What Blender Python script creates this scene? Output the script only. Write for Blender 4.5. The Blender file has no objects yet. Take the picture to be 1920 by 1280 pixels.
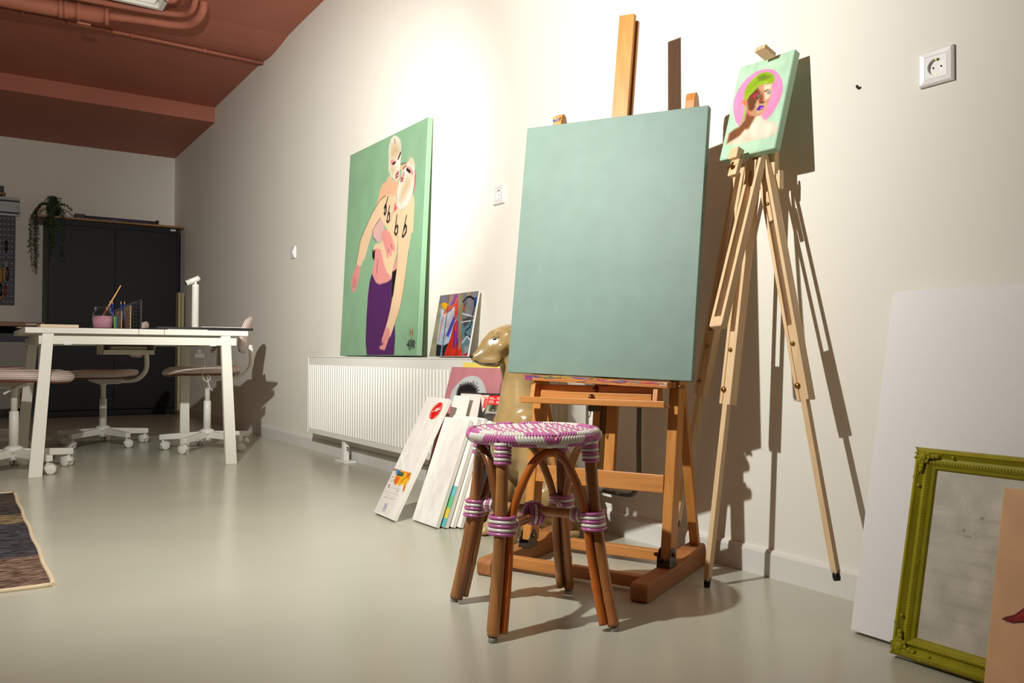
import bpy, bmesh, math, random
import numpy as np
from mathutils import Vector, Matrix

# ------------------------------------------------------------------ camera, light, exposure
SC = bpy.context.scene
COL = SC.collection
R_ = math.radians
F_PX, YAW, PITCH, ROLL = 1542.4, R_(33.758), R_(0.8815), R_(0.2396)
EYE = Vector((9.569, -1.923, 0.63))
fw = Vector((-math.cos(YAW)*math.cos(PITCH), math.sin(YAW)*math.cos(PITCH), math.sin(PITCH)))
rt = Vector((math.sin(YAW), math.cos(YAW), 0.0)); up = rt.cross(fw)
rt, up = math.cos(ROLL)*rt + math.sin(ROLL)*up, -math.sin(ROLL)*rt + math.cos(ROLL)*up
cam = bpy.data.cameras.new('camera'); cam.sensor_width = 36.0; cam.lens = F_PX/1920*36.0
cam.clip_start = 0.02; cam.clip_end = 60
co = bpy.data.objects.new('camera', cam); COL.objects.link(co)
co.matrix_world = Matrix(((rt.x, up.x, -fw.x, EYE.x), (rt.y, up.y, -fw.y, EYE.y), (rt.z, up.z, -fw.z, EYE.z), (0, 0, 0, 1)))
SC.camera = co

world = bpy.data.worlds.new('world'); SC.world = world; world.use_nodes = True
world.node_tree.nodes['Background'].inputs[0].default_value = (0.5, 0.5, 0.55, 1)
world.node_tree.nodes['Background'].inputs[1].default_value = 0.0

def area(name, loc, direction, shape, sx, sy, power, color, spread=180):
    l = bpy.data.lights.new(name, 'AREA'); l.shape = shape; l.size = sx; l.size_y = sy
    l.energy = power; l.color = color; l.spread = R_(spread)
    o = bpy.data.objects.new(name, l); COL.objects.link(o)
    o.location = loc; o.rotation_euler = Vector(direction).to_track_quat('-Z', 'Y').to_euler()
    return o
# one small hard studio flash standing left of the camera, turned down the long wall: a zoomed beam and its wide spill
def spot(name, loc, az, pitch, power, size, color):
    l = bpy.data.lights.new(name, 'SPOT'); l.energy = power; l.spot_size = R_(size); l.spot_blend = 1.0; l.shadow_soft_size = 0.022; l.color = color
    o = bpy.data.objects.new(name, l); COL.objects.link(o); o.location = loc
    d = Vector((-math.cos(R_(az))*math.cos(R_(pitch)), math.sin(R_(az))*math.cos(R_(pitch)), math.sin(R_(pitch))))
    o.rotation_euler = d.to_track_quat('-Z', 'Y').to_euler(); return o
FLASH = (7.89, -1.95, 1.79); WARM = (0.975, 0.985, 0.93)
spot('studio_flash_beam', FLASH, 32, -4, 540, 54, WARM)
spot('studio_flash_spill', FLASH, 46, -9, 275, 178, WARM)
# weak fill light added out of view under the ceiling to lift the shadows
area('room_fill', (8.4, -4.2, 2.8), (0, 0.15, -1), 'RECTANGLE', 3.0, 1.5, 4.0, (1.0, 0.93, 0.85))

SC.view_settings.view_transform = 'Standard'; SC.view_settings.look = 'None'
SC.view_settings.exposure = 0.0; SC.view_settings.gamma = 1.0
SC.view_settings.use_curve_mapping = False

# ------------------------------------------------------------------ materials
def lin(c):
    return tuple(((v/255)/12.92 if v/255 <= 0.04045 else ((v/255+0.055)/1.055)**2.4) for v in c)
MATS = {}
def mat(name, col, rough=0.6, metal=0.0, spec=0.5, var=0.0, vscale=8.0, bump=0.0, bscale=200.0, stretch=(1, 1, 1), coat=0.0,
        trans=0.0, ior=1.45, emit=0.0, alpha=1.0):
    if name in MATS: return MATS[name]
    m = bpy.data.materials.new(name); m.use_nodes = True; nt = m.node_tree; N = nt.nodes; L = nt.links
    b = N['Principled BSDF']; c = lin(col)
    b.inputs['Base Color'].default_value = (*c, 1); b.inputs['Roughness'].default_value = rough
    b.inputs['Metallic'].default_value = metal; b.inputs['Specular IOR Level'].default_value = spec
    b.inputs['Coat Weight'].default_value = coat; b.inputs['Transmission Weight'].default_value = trans
    b.inputs['IOR'].default_value = ior; b.inputs['Alpha'].default_value = alpha
    if emit: b.inputs['Emission Color'].default_value = (*c, 1); b.inputs['Emission Strength'].default_value = emit
    if var or bump:
        tc = N.new('ShaderNodeTexCoord'); mp = N.new('ShaderNodeMapping'); mp.inputs['Scale'].default_value = stretch
        L.new(tc.outputs['Object'], mp.inputs['Vector'])
    if var:
        n = N.new('ShaderNodeTexNoise'); n.inputs['Scale'].default_value = vscale; n.inputs['Detail'].default_value = 5
        L.new(mp.outputs[0], n.inputs['Vector'])
        r = N.new('ShaderNodeValToRGB'); r.color_ramp.elements[0].position = 0.3; r.color_ramp.elements[1].position = 0.7
        r.color_ramp.elements[0].color = (*[v*(1-var) for v in c], 1); r.color_ramp.elements[1].color = (*[min(1, v*(1+var)) for v in c], 1)
        L.new(n.outputs['Fac'], r.inputs[0]); L.new(r.outputs[0], b.inputs['Base Color'])
    if bump:
        n2 = N.new('ShaderNodeTexNoise'); n2.inputs['Scale'].default_value = bscale; n2.inputs['Detail'].default_value = 3
        L.new(mp.outputs[0], n2.inputs['Vector'])
        bp = N.new('ShaderNodeBump'); bp.inputs['Strength'].default_value = bump; bp.inputs['Distance'].default_value = 0.002
        L.new(n2.outputs['Fac'], bp.inputs['Height']); L.new(bp.outputs[0], b.inputs['Normal'])
    MATS[name] = m; return m

def wood(name, col, axis=2, dark=0.62, rough=0.45, grain=1.0, spec=0.4):
    """timber with the grain running along one local axis"""
    if name in MATS: return MATS[name]
    m = bpy.data.materials.new(name); m.use_nodes = True; nt = m.node_tree; N = nt.nodes; L = nt.links
    b = N['Principled BSDF']; b.inputs['Roughness'].default_value = rough; b.inputs['Specular IOR Level'].default_value = spec
    tc = N.new('ShaderNodeTexCoord'); mp = N.new('ShaderNodeMapping')
    s = [70*grain]*3; s[axis] = 2.2*grain; mp.inputs['Scale'].default_value = s
    L.new(tc.outputs['Object'], mp.inputs['Vector'])
    n = N.new('ShaderNodeTexNoise'); n.inputs['Scale'].default_value = 1.0; n.inputs['Detail'].default_value = 6; n.inputs['Distortion'].default_value = 0.6
    L.new(mp.outputs[0], n.inputs['Vector'])
    mp2 = N.new('ShaderNodeMapping'); s2 = [9]*3; s2[axis] = 3; mp2.inputs['Scale'].default_value = s2
    L.new(tc.outputs['Object'], mp2.inputs['Vector'])
    n2 = N.new('ShaderNodeTexNoise'); n2.inputs['Detail'].default_value = 3; n2.inputs['Scale'].default_value = 1.0
    L.new(mp2.outputs[0], n2.inputs['Vector'])
    mx = N.new('ShaderNodeMath'); mx.operation = 'MULTIPLY_ADD'; mx.inputs[1].default_value = 0.6
    L.new(n.outputs['Fac'], mx.inputs[0])
    m2 = N.new('ShaderNodeMath'); m2.operation = 'MULTIPLY'; m2.inputs[1].default_value = 0.4
    L.new(n2.outputs['Fac'], m2.inputs[0]); L.new(m2.outputs[0], mx.inputs[2])
    r = N.new('ShaderNodeValToRGB'); c = lin(col)
    r.color_ramp.elements[0].position = 0.32; r.color_ramp.elements[1].position = 0.62
    r.color_ramp.elements[0].color = (c[0]*dark, c[1]*dark*0.93, c[2]*dark*0.85, 1); r.color_ramp.elements[1].color = (*c, 1)
    L.new(mx.outputs[0], r.inputs[0]); L.new(r.outputs[0], b.inputs['Base Color'])
    bp = N.new('ShaderNodeBump'); bp.inputs['Strength'].default_value = 0.12; bp.inputs['Distance'].default_value = 0.001
    L.new(n.outputs['Fac'], bp.inputs['Height']); L.new(bp.outputs[0], b.inputs['Normal'])
    MATS[name] = m; return m

def vcol_mat(name, rough=0.6, spec=0.3, bump=0.0):
    if name in MATS: return MATS[name]
    m = bpy.data.materials.new(name); m.use_nodes = True; nt = m.node_tree; N = nt.nodes
    b = N['Principled BSDF']; b.inputs['Roughness'].default_value = rough; b.inputs['Specular IOR Level'].default_value = spec
    a = N.new('ShaderNodeVertexColor'); a.layer_name = 'paint'
    nt.links.new(a.outputs[0], b.inputs['Base Color'])
    if bump:
        n2 = N.new('ShaderNodeTexNoise'); n2.inputs['Scale'].default_value = 500
        tc = N.new('ShaderNodeTexCoord'); nt.links.new(tc.outputs['Object'], n2.inputs['Vector'])
        bp = N.new('ShaderNodeBump'); bp.inputs['Strength'].default_value = bump; bp.inputs['Distance'].default_value = 0.001
        nt.links.new(n2.outputs['Fac'], bp.inputs['Height']); nt.links.new(bp.outputs[0], b.inputs['Normal'])
    MATS[name] = m; return m

# ------------------------------------------------------------------ mesh builder
class MB:
    def __init__(s): s.v = []; s.f = []; s.m = []; s.sm = []
    def add(s, vs, fs, mi=0, smooth=False):
        o = len(s.v); s.v += [tuple(v) for v in vs]
        for f in fs: s.f.append(tuple(i+o for i in f)); s.m.append(mi); s.sm.append(smooth)
        return s
    def hexa(s, p, mi=0):   # 8 points: bottom 0..3 (ccw from above), top 4..7
        return s.add(p, [(3, 2, 1, 0), (4, 5, 6, 7), (0, 1, 5, 4), (1, 2, 6, 5), (2, 3, 7, 6), (3, 0, 4, 7)], mi)
    def box(s, x0, x1, y0, y1, z0, z1, mi=0):
        return s.hexa([(x0, y0, z0), (x1, y0, z0), (x1, y1, z0), (x0, y1, z0), (x0, y0, z1), (x1, y0, z1), (x1, y1, z1), (x0, y1, z1)], mi)
    def bar(s, p0, p1, w, d, upv=(0, 0, 1), mi=0, w1=None, d1=None):
        p0 = Vector(p0); p1 = Vector(p1); a = (p1-p0).normalized(); side = a.cross(Vector(upv)).normalized(); u = side.cross(a).normalized()
        w1 = w if w1 is None else w1; d1 = d if d1 is None else d1
        q = []
        for p, ww, dd in ((p0, w, d), (p1, w1, d1)):
            q += [p-side*ww/2-u*dd/2, p+side*ww/2-u*dd/2, p+side*ww/2+u*dd/2, p-side*ww/2+u*dd/2]
        return s.hexa(q, mi)
    def tube(s, pts, r, n=12, mi=0, cap=True, smooth=True, flat=1.0, flatdir=None):
        pts = [Vector(p) for p in pts]; k = len(pts)
        rs = r if isinstance(r, (list, tuple)) else [r]*k
        t0 = (pts[1]-pts[0]).normalized()
        ref = Vector(flatdir) if flatdir else (Vector((0, 0, 1)) if abs(t0.z) < 0.9 else Vector((1, 0, 0)))
        u = (ref - ref.dot(t0)*t0).normalized(); vs = []; 
        for i, p in enumerate(pts):
            t = ((pts[min(i+1, k-1)]-pts[i]).normalized() + (pts[i]-pts[max(i-1, 0)]).normalized())
            t = t.normalized() if t.length > 1e-9 else t0
            u = (u - u.dot(t)*t).normalized(); w = t.cross(u)
            for j in range(n):
                a = 2*math.pi*j/n; vs.append(p + rs[i]*(flat*math.cos(a)*u + math.sin(a)*w))
        fs = [(i*n+j, i*n+(j+1) % n, (i+1)*n+(j+1) % n, (i+1)*n+j) for i in range(k-1) for j in range(n)]
        s.add(vs, fs, mi, smooth)
        if cap:
            o = len(s.v)-k*n
            s.f.append(tuple(o+j for j in reversed(range(n)))); s.m.append(mi); s.sm.append(False)
            s.f.append(tuple(o+(k-1)*n+j for j in range(n))); s.m.append(mi); s.sm.append(False)
        return s
    def lathe(s, prof, c=(0, 0, 0), axis=(0, 0, 1), n=24, mi=0, smooth=True):
        c = Vector(c); a = Vector(axis).normalized(); ref = Vector((1, 0, 0)) if abs(a.x) < 0.9 else Vector((0, 1, 0))
        u = (ref-ref.dot(a)*a).normalized(); w = a.cross(u); vs = []
        for r, h in prof:
            for j in range(n):
                t = 2*math.pi*j/n; vs.append(c + a*h + max(r, 1e-5)*(math.cos(t)*u+math.sin(t)*w))
        k = len(prof)
        fs = [(i*n+j, i*n+(j+1) % n, (i+1)*n+(j+1) % n, (i+1)*n+j) for i in range(k-1) for j in range(n)]
        fs += [tuple(reversed(range(n))), tuple((k-1)*n+j for j in range(n))]
        return s.add(vs, fs, mi, smooth)
    def ell(s, c, r, n=16, k=10, mi=0, M=None):
        vs = []; c = Vector(c)
        for i in range(k+1):
            ph = math.pi*i/k
            for j in range(n):
                t = 2*math.pi*j/n; p = Vector((r[0]*math.sin(ph)*math.cos(t), r[1]*math.sin(ph)*math.sin(t), -r[2]*math.cos(ph)))
                if M is not None: p = M @ p
                vs.append(c+p)
        fs = [(i*n+j, i*n+(j+1) % n, (i+1)*n+(j+1) % n, (i+1)*n+j) for i in range(k) for j in range(n)]
        return s.add(vs, fs, mi, True)
    def prism(s, poly, axis, h0, h1, mi=0):
        """polygon (list of 2D) extruded along an axis: 0 -> (h,a,b), 1 -> (a,h,b), 2 -> (a,b,h)"""
        def P(a, b, h): return ((h, a, b), (a, h, b), (a, b, h))[axis]
        n = len(poly); vs = [P(a, b, h0) for a, b in poly]+[P(a, b, h1) for a, b in poly]
        return s.add(vs, [tuple(reversed(range(n))), tuple(range(n, 2*n))]+[(i, (i+1) % n, n+(i+1) % n, n+i) for i in range(n)], mi)
    def build(s, name, mats, parent=None, bevel=0.0, seg=2, recalc=True, subd=0):
        me = bpy.data.meshes.new(name); me.from_pydata(s.v, [], s.f)
        for m in (mats if isinstance(mats, (list, tuple)) else [mats]): me.materials.append(m)
        me.polygons.foreach_set('material_index', s.m); me.polygons.foreach_set('use_smooth', s.sm)
        if recalc:
            bm = bmesh.new(); bm.from_mesh(me); bmesh.ops.remove_doubles(bm, verts=bm.verts, dist=1e-6)
            bmesh.ops.recalc_face_normals(bm, faces=bm.faces); bm.to_mesh(me); bm.free()
        me.update()
        o = bpy.data.objects.new(name, me); COL.objects.link(o)
        if parent is not None: o.parent = parent
        if bevel:
            b = o.modifiers.new('bevel', 'BEVEL'); b.width = bevel; b.segments = seg; b.limit_method = 'ANGLE'; b.angle_limit = R_(40)
        if subd:
            b = o.modifiers.new('smooth', 'SUBSURF'); b.levels = subd; b.render_levels = subd
        return o

def tag(o, label, cat, group=None):
    o['label'] = label; o['category'] = cat
    if group: o['group'] = group
    return o
def structure(o): o['kind'] = 'structure'; return o
def empty(name, label, cat, loc=(0, 0, 0), M=None, group=None):
    o = bpy.data.objects.new(name, None); COL.objects.link(o); o.empty_display_size = 0.05
    if M is None: o.location = loc
    else:
        m = M.to_4x4(); m.translation = Vector(loc); o.matrix_world = m
    return tag(o, label, cat, group)
def dup(root, loc, rotz, label):
    r = root.copy(); COL.objects.link(r); r.location = loc; r.rotation_euler = (0, 0, rotz); r['label'] = label
    for ch in list(root.children):
        c = ch.copy(); COL.objects.link(c); c.parent = r
        for g in list(ch.children):
            d = g.copy(); COL.objects.link(d); d.parent = c
    return r
def rotz(a): return Matrix.Rotation(a, 3, 'Z')
def bez(p0, p1, p2, p3, n=10):
    p0, p1, p2, p3 = map(Vector, (p0, p1, p2, p3)); o = []
    for i in range(n+1):
        t = i/n; o.append((1-t)**3*p0+3*(1-t)**2*t*p1+3*(1-t)*t*t*p2+t**3*p3)
    return o
def crom(P, n=6):
    P = [Vector(p) for p in P]; Q = [2*P[0]-P[1]]+P+[2*P[-1]-P[-2]]; o = []
    for i in range(1, len(Q)-2):
        a, b, c, d = Q[i-1:i+3]
        for k in range(n):
            t = k/n; o.append(0.5*((2*b)+(c-a)*t+(2*a-5*b+4*c-d)*t*t+(3*b-a-3*c+d)*t**3))
    return o+[P[-1]]
def text(name, body, size, m, parent, M, depth=0.0004, align='CENTER'):
    cu = bpy.data.curves.new(name, 'FONT'); cu.body = body; cu.size = size; cu.extrude = depth; cu.align_x = align; cu.align_y = 'CENTER'
    tmp = bpy.data.objects.new(name, cu); COL.objects.link(tmp); dg_ = bpy.context.evaluated_depsgraph_get()
    me = bpy.data.meshes.new_from_object(tmp.evaluated_get(dg_)); bpy.data.objects.remove(tmp); bpy.data.curves.remove(cu)
    me.materials.clear(); me.materials.append(m); o = bpy.data.objects.new(name, me); COL.objects.link(o); o.parent = parent; o.matrix_local = M
    return o

# ------------------------------------------------------------------ painting on a fine grid
def parse(s): return np.array([[float(a) for a in p.split()] for p in s.split(',')])
def paint(nx, ny, w, h, bg, items, noise=0.03, seed=1, gain=1.0, sharp=1.0):
    asp = h/w; U, V = np.meshgrid((np.arange(nx+1))/nx, (np.arange(ny+1))/ny); Y = V*asp
    img = np.empty(U.shape+(3,)); img[:] = bg
    rs = np.random.RandomState(seed); px = 1.0/nx
    big = rs.rand(13, 13)
    gx = U*11.99; gy = V*11.99; ix = gx.astype(int); iy = gy.astype(int); fx = gx-ix; fy = gy-iy
    low = (big[iy, ix]*(1-fx)*(1-fy)+big[iy, np.minimum(ix+1, 12)]*fx*(1-fy)+big[np.minimum(iy+1, 12), ix]*(1-fx)*fy+big[np.minimum(iy+1, 12), np.minimum(ix+1, 12)]*fx*fy)
    for k, pts, col, p in items:
        P = parse(pts); P[:, 1] *= asp; n = len(P)
        d = np.full(U.shape, 9.0); ins = np.zeros(U.shape, bool)
        for i in range(n if k == 'p' else n-1):
            a = P[i]; b = P[(i+1) % n]; e = b-a; L2 = max(e@e, 1e-12)
            t = np.clip(((U-a[0])*e[0]+(Y-a[1])*e[1])/L2, 0, 1)
            d = np.minimum(d, np.hypot(U-a[0]-t*e[0], Y-a[1]-t*e[1]))
            if k == 'p' and a[1] != b[1]:
                c = ((a[1] > Y) != (b[1] > Y)) & (U < (b[0]-a[0])*(Y-a[1])/(b[1]-a[1])+a[0]); ins ^= c
        if k == 'p':
            s = np.where(ins, d, -d); q = max(p*sharp, px*0.7); al = np.clip(s/(2*q)+0.5+(rs.rand(*U.shape)-0.5)*(0.5 if p > 0.01 else 0), 0, 1)
        else:
            al = np.clip((p/2-d)/(px*0.8)+0.5, 0, 1)*min(1.0, max(0.35, p/(px*0.8)))
        img = img*(1-al[..., None])+np.array(col, float)*al[..., None]
    img *= (1+noise*(low-0.5)*2+noise*0.7*(rs.rand(*U.shape)-0.5))[..., None]
    img = np.clip(img*gain/255, 0, 1)
    return U*w, h-V*h, np.where(img <= 0.04045, img/12.92, ((img+0.055)/1.055)**2.4)
def picture(name, parent, nx, ny, w, h, bg, items, y=-0.0004, m=None, noise=0.03, seed=1, x0=0.0, z0=0.0, gain=1.0, sharp=1.0):
    X, Z, C = paint(nx, ny, w, h, bg, items, noise, seed, gain, sharp)
    n = nx+1; vs = np.stack([X.ravel()+x0, np.full(X.size, y), Z.ravel()+z0], 1)
    i = (np.arange(ny)[:, None]*n+np.arange(nx)[None, :]).ravel()
    fs = np.stack([i+n, i+n+1, i+1, i], 1)
    me = bpy.data.meshes.new(name); me.from_pydata(vs.tolist(), [], fs.tolist())
    at = me.color_attributes.new('paint', 'FLOAT_COLOR', 'POINT')
    at.data.foreach_set('color', np.concatenate([C.reshape(-1, 3), np.ones((X.size, 1))], 1).ravel())
    me.materials.append(m or vcol_mat('paint_layer', 0.55, 0.3, 0.05)); me.update()
    o = bpy.data.objects.new(name, me); COL.objects.link(o); o.parent = parent
    return o
def lean(rot, tilt, roll=0.0):
    e1 = Vector((math.cos(rot), math.sin(rot), 0)); e2 = Vector((-math.sin(rot), math.cos(rot), 0))
    v = math.cos(tilt)*Vector((0, 0, 1))+math.sin(tilt)*e2
    e1, v = math.cos(roll)*e1+math.sin(roll)*v, -math.sin(roll)*e1+math.cos(roll)*v
    n = v.cross(e1)
    return Matrix(((e1.x, n.x, v.x), (e1.y, n.y, v.y), (e1.z, n.z, v.z)))
ART_FIGURES = [
 ('p', '0.393 0.507,0.399 0.545,0.428 0.562,0.444 0.539,0.437 0.508', (22, 20, 22), 0.004),
 ('p', '0.66 0.628,0.725 0.619,0.725 0.641,0.709 0.676,0.692 0.743,0.674 0.745', (22, 20, 22), 0.004),
 ('p', '0.403 0.621,0.379 0.657,0.365 0.723,0.361 0.818,0.363 0.913,0.366 0.942,0.393 1.002,0.74 1,0.744 0.926,0.732 0.864,0.754 0.784,0.678 0.75,0.665 0.66,0.605 0.672,0.51 0.676,0.463 0.664', (82, 36, 92), 0.004),
 ('p', '0.433 0.505,0.428 0.561,0.403 0.616,0.463 0.663,0.51 0.676,0.605 0.673,0.666 0.661,0.667 0.637,0.595 0.605,0.518 0.512', (224, 146, 140), 0.004),
 ('p', '0.721 0.547,0.698 0.594,0.663 0.624,0.682 0.63,0.717 0.62,0.731 0.579', (224, 146, 140), 0.004),
 ('l', '0.477 0.562,0.471 0.592,0.471 0.623', (60, 50, 50), 0.005),
 ('p', '0.585 0.189,0.545 0.19,0.54 0.206,0.49 0.21,0.464 0.23,0.449 0.256,0.433 0.284,0.411 0.312,0.487 0.295,0.587 0.294,0.691 0.294,0.702 0.228,0.625 0.213', (224, 176, 140), 0.004),
 ('p', '0.712 0.155,0.777 0.157,0.773 0.168,0.73 0.192,0.705 0.171', (224, 176, 140), 0.004),
 ('p', '0.534 0.273,0.472 0.282,0.417 0.308,0.367 0.333,0.3 0.383,0.265 0.408,0.219 0.448,0.199 0.5,0.172 0.562,0.243 0.575,0.266 0.554,0.294 0.542,0.33 0.492,0.364 0.447,0.396 0.411,0.429 0.389,0.484 0.368,0.517 0.396,0.582 0.43,0.514 0.484,0.426 0.486,0.398 0.519,0.446 0.505,0.506 0.517,0.526 0.545,0.561 0.589,0.605 0.63,0.665 0.651,0.669 0.626,0.681 0.602,0.712 0.555,0.722 0.512,0.894 0.474,0.895 0.358,0.874 0.313,0.809 0.348,0.742 0.364,0.692 0.347,0.647 0.364,0.672 0.331,0.674 0.282,0.636 0.289,0.585 0.276', (232, 196, 158), 0.004),
 ('p', '0.877 0.311,0.895 0.358,0.87 0.381,0.871 0.429,0.869 0.493,0.854 0.545,0.837 0.631,0.815 0.717,0.785 0.794,0.761 0.829,0.735 0.859,0.7 0.903,0.68 0.921,0.616 0.882,0.642 0.844,0.666 0.799,0.679 0.764,0.699 0.729,0.715 0.658,0.725 0.61,0.723 0.561,0.727 0.49,0.701 0.411,0.742 0.364', (232, 196, 158), 0.004),
 ('p', '0.484 0.368,0.423 0.395,0.38 0.419,0.394 0.449,0.434 0.466,0.468 0.479,0.514 0.483,0.512 0.452,0.544 0.424,0.517 0.396', (218, 172, 168), 0.004),
 ('l', '0.484 0.368,0.423 0.395,0.38 0.419,0.394 0.449,0.441 0.472', (60, 50, 50), 0.004),
 ('p', '0.519 0.432,0.57 0.43,0.623 0.453,0.658 0.488,0.691 0.522,0.685 0.545,0.652 0.528,0.652 0.556,0.632 0.558,0.612 0.536,0.616 0.561,0.595 0.563,0.571 0.526,0.526 0.476,0.507 0.451', (224, 146, 140), 0.004),
 ('l', '0.602 0.524,0.616 0.539', (60, 50, 50), 0.004),
 ('l', '0.636 0.504,0.658 0.529', (60, 50, 50), 0.004),
 ('p', '0.184 0.563,0.243 0.576,0.239 0.605,0.228 0.629,0.196 0.671,0.16 0.702,0.132 0.682,0.113 0.642,0.135 0.604', (224, 146, 140), 0.004),
 ('l', '0.16 0.625,0.142 0.668', (60, 50, 50), 0.004),
 ('l', '0.186 0.636,0.167 0.672', (60, 50, 50), 0.004),
 ('p', '0.616 0.879,0.647 0.877,0.676 0.89,0.675 0.917,0.645 0.952,0.622 0.978,0.553 0.971,0.558 0.958,0.593 0.954,0.616 0.925,0.6 0.943,0.579 0.948,0.579 0.929,0.595 0.906', (224, 146, 140), 0.004),
 ('p', '0.881 0.202,0.899 0.226,0.896 0.268,0.874 0.313,0.876 0.274,0.877 0.223', (206, 100, 96), 0.004),
 ('p', '0.658 0.314,0.696 0.348,0.653 0.364', (220, 96, 100), 0.004),
 ('p', '0.608 0.007,0.658 0.021,0.691 0.045,0.705 0.074,0.707 0.114,0.703 0.171,0.7 0.215,0.669 0.226,0.637 0.21,0.585 0.189,0.558 0.158,0.555 0.112,0.546 0.074,0.551 0.043,0.572 0.015', (226, 218, 206), 0.004),
 ('p', '0.582 0.042,0.631 0.043,0.682 0.068,0.69 0.093,0.659 0.111,0.611 0.116,0.569 0.096', (203, 178, 138), 0.03),
 ('p', '0.578 0.143,0.628 0.146,0.655 0.168,0.622 0.19,0.583 0.175', (203, 178, 138), 0.03),
 ('l', '0.616 0.024,0.626 0.047', (60, 50, 50), 0.005),
 ('p', '0.574 0.115,0.605 0.115,0.652 0.133,0.621 0.143,0.58 0.133', (224, 146, 140), 0.004),
 ('p', '0.595 0.133,0.637 0.13,0.648 0.136,0.617 0.144', (22, 20, 22), 0.004),
 ('p', '0.7 0.094,0.707 0.109,0.671 0.129,0.664 0.121', (224, 146, 140), 0.004),
 ('l', '0.699 0.101,0.675 0.124', (22, 20, 22), 0.012),
 ('p', '0.671 0.174,0.698 0.183,0.692 0.209,0.665 0.22,0.645 0.203', (224, 146, 140), 0.004),
 ('l', '0.652 0.194,0.684 0.188', (60, 50, 50), 0.008),
 ('l', '0.651 0.206,0.684 0.204', (60, 50, 50), 0.006),
 ('p', '0.826 0.144,0.857 0.155,0.876 0.18,0.882 0.223,0.878 0.274,0.863 0.311,0.809 0.348,0.73 0.361,0.67 0.331,0.675 0.296,0.686 0.257,0.71 0.221,0.729 0.188,0.773 0.168', (226, 218, 206), 0.004),
 ('p', '0.791 0.219,0.844 0.233,0.832 0.268,0.791 0.302,0.748 0.323,0.702 0.317,0.738 0.256', (203, 178, 138), 0.03),
 ('p', '0.805 0.151,0.845 0.158,0.859 0.177,0.807 0.169', (203, 178, 138), 0.03),
 ('p', '0.778 0.174,0.826 0.183,0.864 0.212,0.863 0.229,0.83 0.212,0.793 0.189', (224, 146, 140), 0.004),
 ('l', '0.787 0.188,0.824 0.206', (22, 20, 22), 0.016),
 ('p', '0.752 0.187,0.764 0.206,0.75 0.235,0.72 0.241,0.708 0.216', (224, 146, 140), 0.004),
 ('l', '0.721 0.218,0.748 0.224', (60, 50, 50), 0.007),
 ('l', '0.718 0.228,0.741 0.234', (60, 50, 50), 0.006),
 ('l', '0.712 0.155,0.771 0.157', (60, 50, 50), 0.005),
 ('l', '0.74 0.181,0.773 0.17', (60, 50, 50), 0.008),
 ('l', '0.566 0.282,0.528 0.352', (22, 20, 22), 0.01),
 ('l', '0.528 0.352,0.537 0.36,0.553 0.349,0.552 0.324,0.543 0.314,0.527 0.326', (22, 20, 22), 0.013),
 ('l', '0.595 0.327,0.567 0.392', (22, 20, 22), 0.01),
 ('l', '0.567 0.392,0.584 0.4,0.601 0.391,0.602 0.364,0.59 0.356,0.576 0.368', (22, 20, 22), 0.013),
 ('l', '0.693 0.379,0.674 0.455', (22, 20, 22), 0.01),
 ('l', '0.674 0.455,0.692 0.468,0.71 0.456,0.712 0.434,0.699 0.425,0.684 0.438', (22, 20, 22), 0.013),
 ('l', '0.809 0.395,0.77 0.482', (22, 20, 22), 0.01),
 ('l', '0.77 0.482,0.788 0.483,0.814 0.466,0.814 0.444,0.803 0.435,0.787 0.453', (22, 20, 22), 0.013),
 ('l', '0.534 0.273,0.472 0.282,0.417 0.308,0.367 0.333,0.3 0.383,0.265 0.408,0.219 0.448,0.199 0.5,0.172 0.562', (60, 50, 50), 0.004),
 ('l', '0.701 0.411,0.719 0.494,0.721 0.552,0.718 0.591', (60, 50, 50), 0.003),
 ('l', '0.854 0.545,0.837 0.631,0.815 0.717,0.785 0.794,0.735 0.859,0.7 0.903', (60, 50, 50), 0.003),
 ('l', '0.674 0.282,0.688 0.32,0.634 0.363,0.615 0.402', (60, 50, 50), 0.003),
 ('l', '0.912 0.891,0.914 0.919', (168, 72, 48), 0.006),
 ('l', '0.941 0.89,0.943 0.921', (168, 72, 48), 0.008),
 ('l', '0.913 0.893,0.928 0.911,0.939 0.894', (168, 72, 48), 0.004),
 ('l', '0.906 0.939,0.921 0.941,0.891 0.951,0.975 0.968,0.957 0.944,0.936 0.946,0.9 0.939,0.908 0.974,0.966 0.969,0.96 0.943,0.916 0.961,0.958 0.971,0.967 0.938,0.945 0.963,0.932 0.942,0.928 0.938,0.977 0.971,0.937 0.947,0.973 0.959,0.972 0.97,0.934 0.952,0.942 0.953,0.9 0.947,0.961 0.937,0.89 0.961,0.913 0.957', (22, 20, 22), 0.003),
 ('l', '0.909 0.941,0.935 0.93,0.932 0.945,0.908 0.958,0.92 0.98,0.929 0.967,0.964 0.937,0.977 0.95,0.94 0.962,0.883 0.958,0.905 0.949', (22, 20, 22), 0.004),
]
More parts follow.
